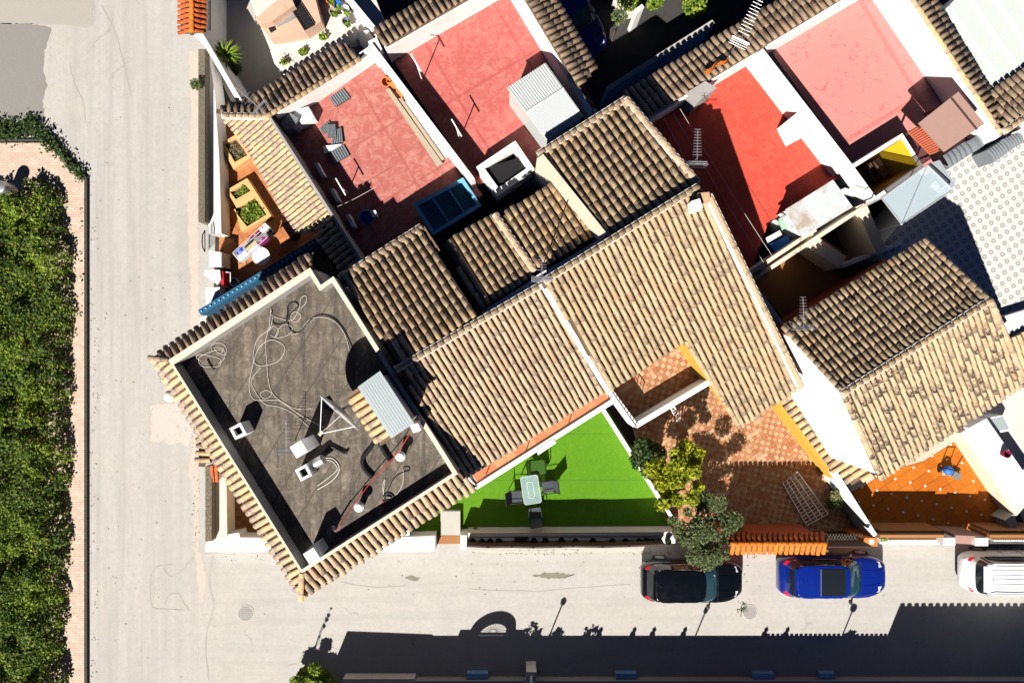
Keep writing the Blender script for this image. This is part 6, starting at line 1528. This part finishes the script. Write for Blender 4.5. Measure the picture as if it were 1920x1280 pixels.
for a in range(15, 180, 15): MB().tube([(ac+.12*math.cos(R(a)), YS-.15, 2.74+.12*math.sin(R(a))), (ac+.58*math.cos(R(a)), YS-.15, 2.72+.53*math.sin(R(a)))], .012, 4).build('ray', M['iron'], ag)
MB().box((ac, YS-.15, 2.68), (1.2, .06, .08)).build('bar', M['iron'], ag)
for i in range(7): MB().tube([(ac-.5+i*.166, YS-.15, 2.44), (ac-.5+i*.166, YS-.15, 2.66)], .012, 4).build('upright', M['iron'], ag)
def lamp(label, px, h, lean, big):
    t = thing('street_lamp', label, 'lamp', (X(px), YS-.1, 2.4)); b = Vector((X(px), YS-.1, 2.4)); e = b+Vector((lean, 0, h))
    MB().tube([b, e], .03, 6).build('pole', M['iron'], t); MB().lathe(e-Vector((0, 0, .05)), [(.03, 0), (.11*big, .1), (.12*big, .22), (.03, .34)], 10).build('lantern', M['iron'], t)
lamp('slim lamp across the street left of the bushes', 988, 1.6, .0, 1.); lamp('slim lamp across the street opposite the black car', 1262, 1.2, 0., .8); lamp('slim lamp across the street opposite the blue car', 1537, 1.3, 0., 1.2)
tree('cypress', 'slim plume shaped shrub across the street at the left end', (X(566), YS+.35, 0), [((X(566), YS+.35, z), r) for z, r in ((2.0, .04), (2.5, .07), (2.8, .08), (3.0, .07), (3.3, .04))], 300, .04, M['leaf_dark'], .03)
for px, r, lb in ((950, .42, 'rooftop plant across the street beside the arch'), (1000, .3, 'rooftop plant across the street in the middle'), (1062, .36, 'rooftop plant across the street right of the lamps'), (1550, .25, 'rooftop plant across the street by the tall wall')):
    plant('rooftop_plant', lb, (X(px), YS-.3, 2.44), r, 90, M['leaf_mid'], .12, r*.9)
for px, lb in ((1080, 'first'), (1143, 'second'), (1180, 'third'), (1238, 'fourth'), (1390, 'fifth'), (1430, 'sixth')):
    MB().lathe((X(px), YS-.1, 2.44), [(.11, 0), (.12, .18), (.05, .26), (.09, .38), (.02, .5)], 10).build('wall_finial', M['white'], label='%s finial from the left on the wall across the street' % lb, cat='finial', group='finials on the wall across the street')
# low kerb wall and glazed pillars at the very bottom edge
sheet('far_pavement', [(640, 1262), (1990, 1262), (1990, 1340), (640, 1340)], .006, M['conc'])
slab('front_kerb', [(643, 1272), (777, 1272), (777, 1300), (630, 1300)], .5, 0, M['conc_pale'], label='pale low wall at the bottom edge left of the blue tiled pillars', cat='wall')
slab('front_kerb', [(778, 1276), (1990, 1276), (1990, 1300), (778, 1300)], .4, 0, M['grey_wall'], label='long grey low wall along the bottom edge', cat='wall')
for x0, x1, lb in ((875, 915, 'leftmost blue tiled pillar top at the bottom edge'), (1155, 1194, 'middle blue tiled pillar top at the bottom edge'), (1413, 1452, 'blue tiled pillar top at the bottom edge near the right'), (1538, 1566, 'narrow blue tiled pillar top at the bottom edge')):
    slab('tiled_pillar', [(x0, 1262), (x1, 1262), (x1, 1284), (x0, 1284)], .3, 0, M['blue_tile'], label=lb, cat='pillar')
wlm = thing('wall_light', 'grey wall light bracket at the bottom edge between the pillars', 'light', P(996, 1270, .9)); slab('plate', [(987, 1259), (1006, 1259), (1006, 1284), (987, 1284)], 1.0, 0, M['conc_pale'], wlm); MB().tube([P(996, 1266, 1.02), P(996, 1280, 1.15)], .05, 8).build('arm', M['paintwhite'], wlm)

# ================================================================== litter of leaves and dust lines on the street
fl_ = []
for x0, x1, y0, y1, k in ((162, 185, 340, 1280, 130), (360, 374, 640, 1030, 60), (880, 1240, 1030, 1040, 60), (1230, 1420, 1034, 1046, 70), (420, 700, 1038, 1050, 40), (180, 360, 200, 1270, 60), (640, 1700, 1050, 1120, 50)):
    for _ in range(k): p = P(random.uniform(x0, x1), random.uniform(y0, y1), .012); fl_.append(tuple(p))
leaves('fallen_leaves', fl_, .045, M['leaf_dry'], None, up=4., label='scattered dry leaves on the street', cat='leaves', kind='stuff')
for pts, wd in (((( 385, 1040), (440, 1042), (520, 1041), (600, 1044)), .16), (((700, 1039), (760, 1040), (816, 1038)), .12), (((876, 1032), (980, 1034), (1100, 1032), (1240, 1030)), .14), (((1640, 1028), (1700, 1027), (1770, 1028)), .12), (((166, 345), (165, 600), (167, 900), (165, 1280)), .14)):
    ribbon('gutter_dust', pts, wd, .005, M['conc'])
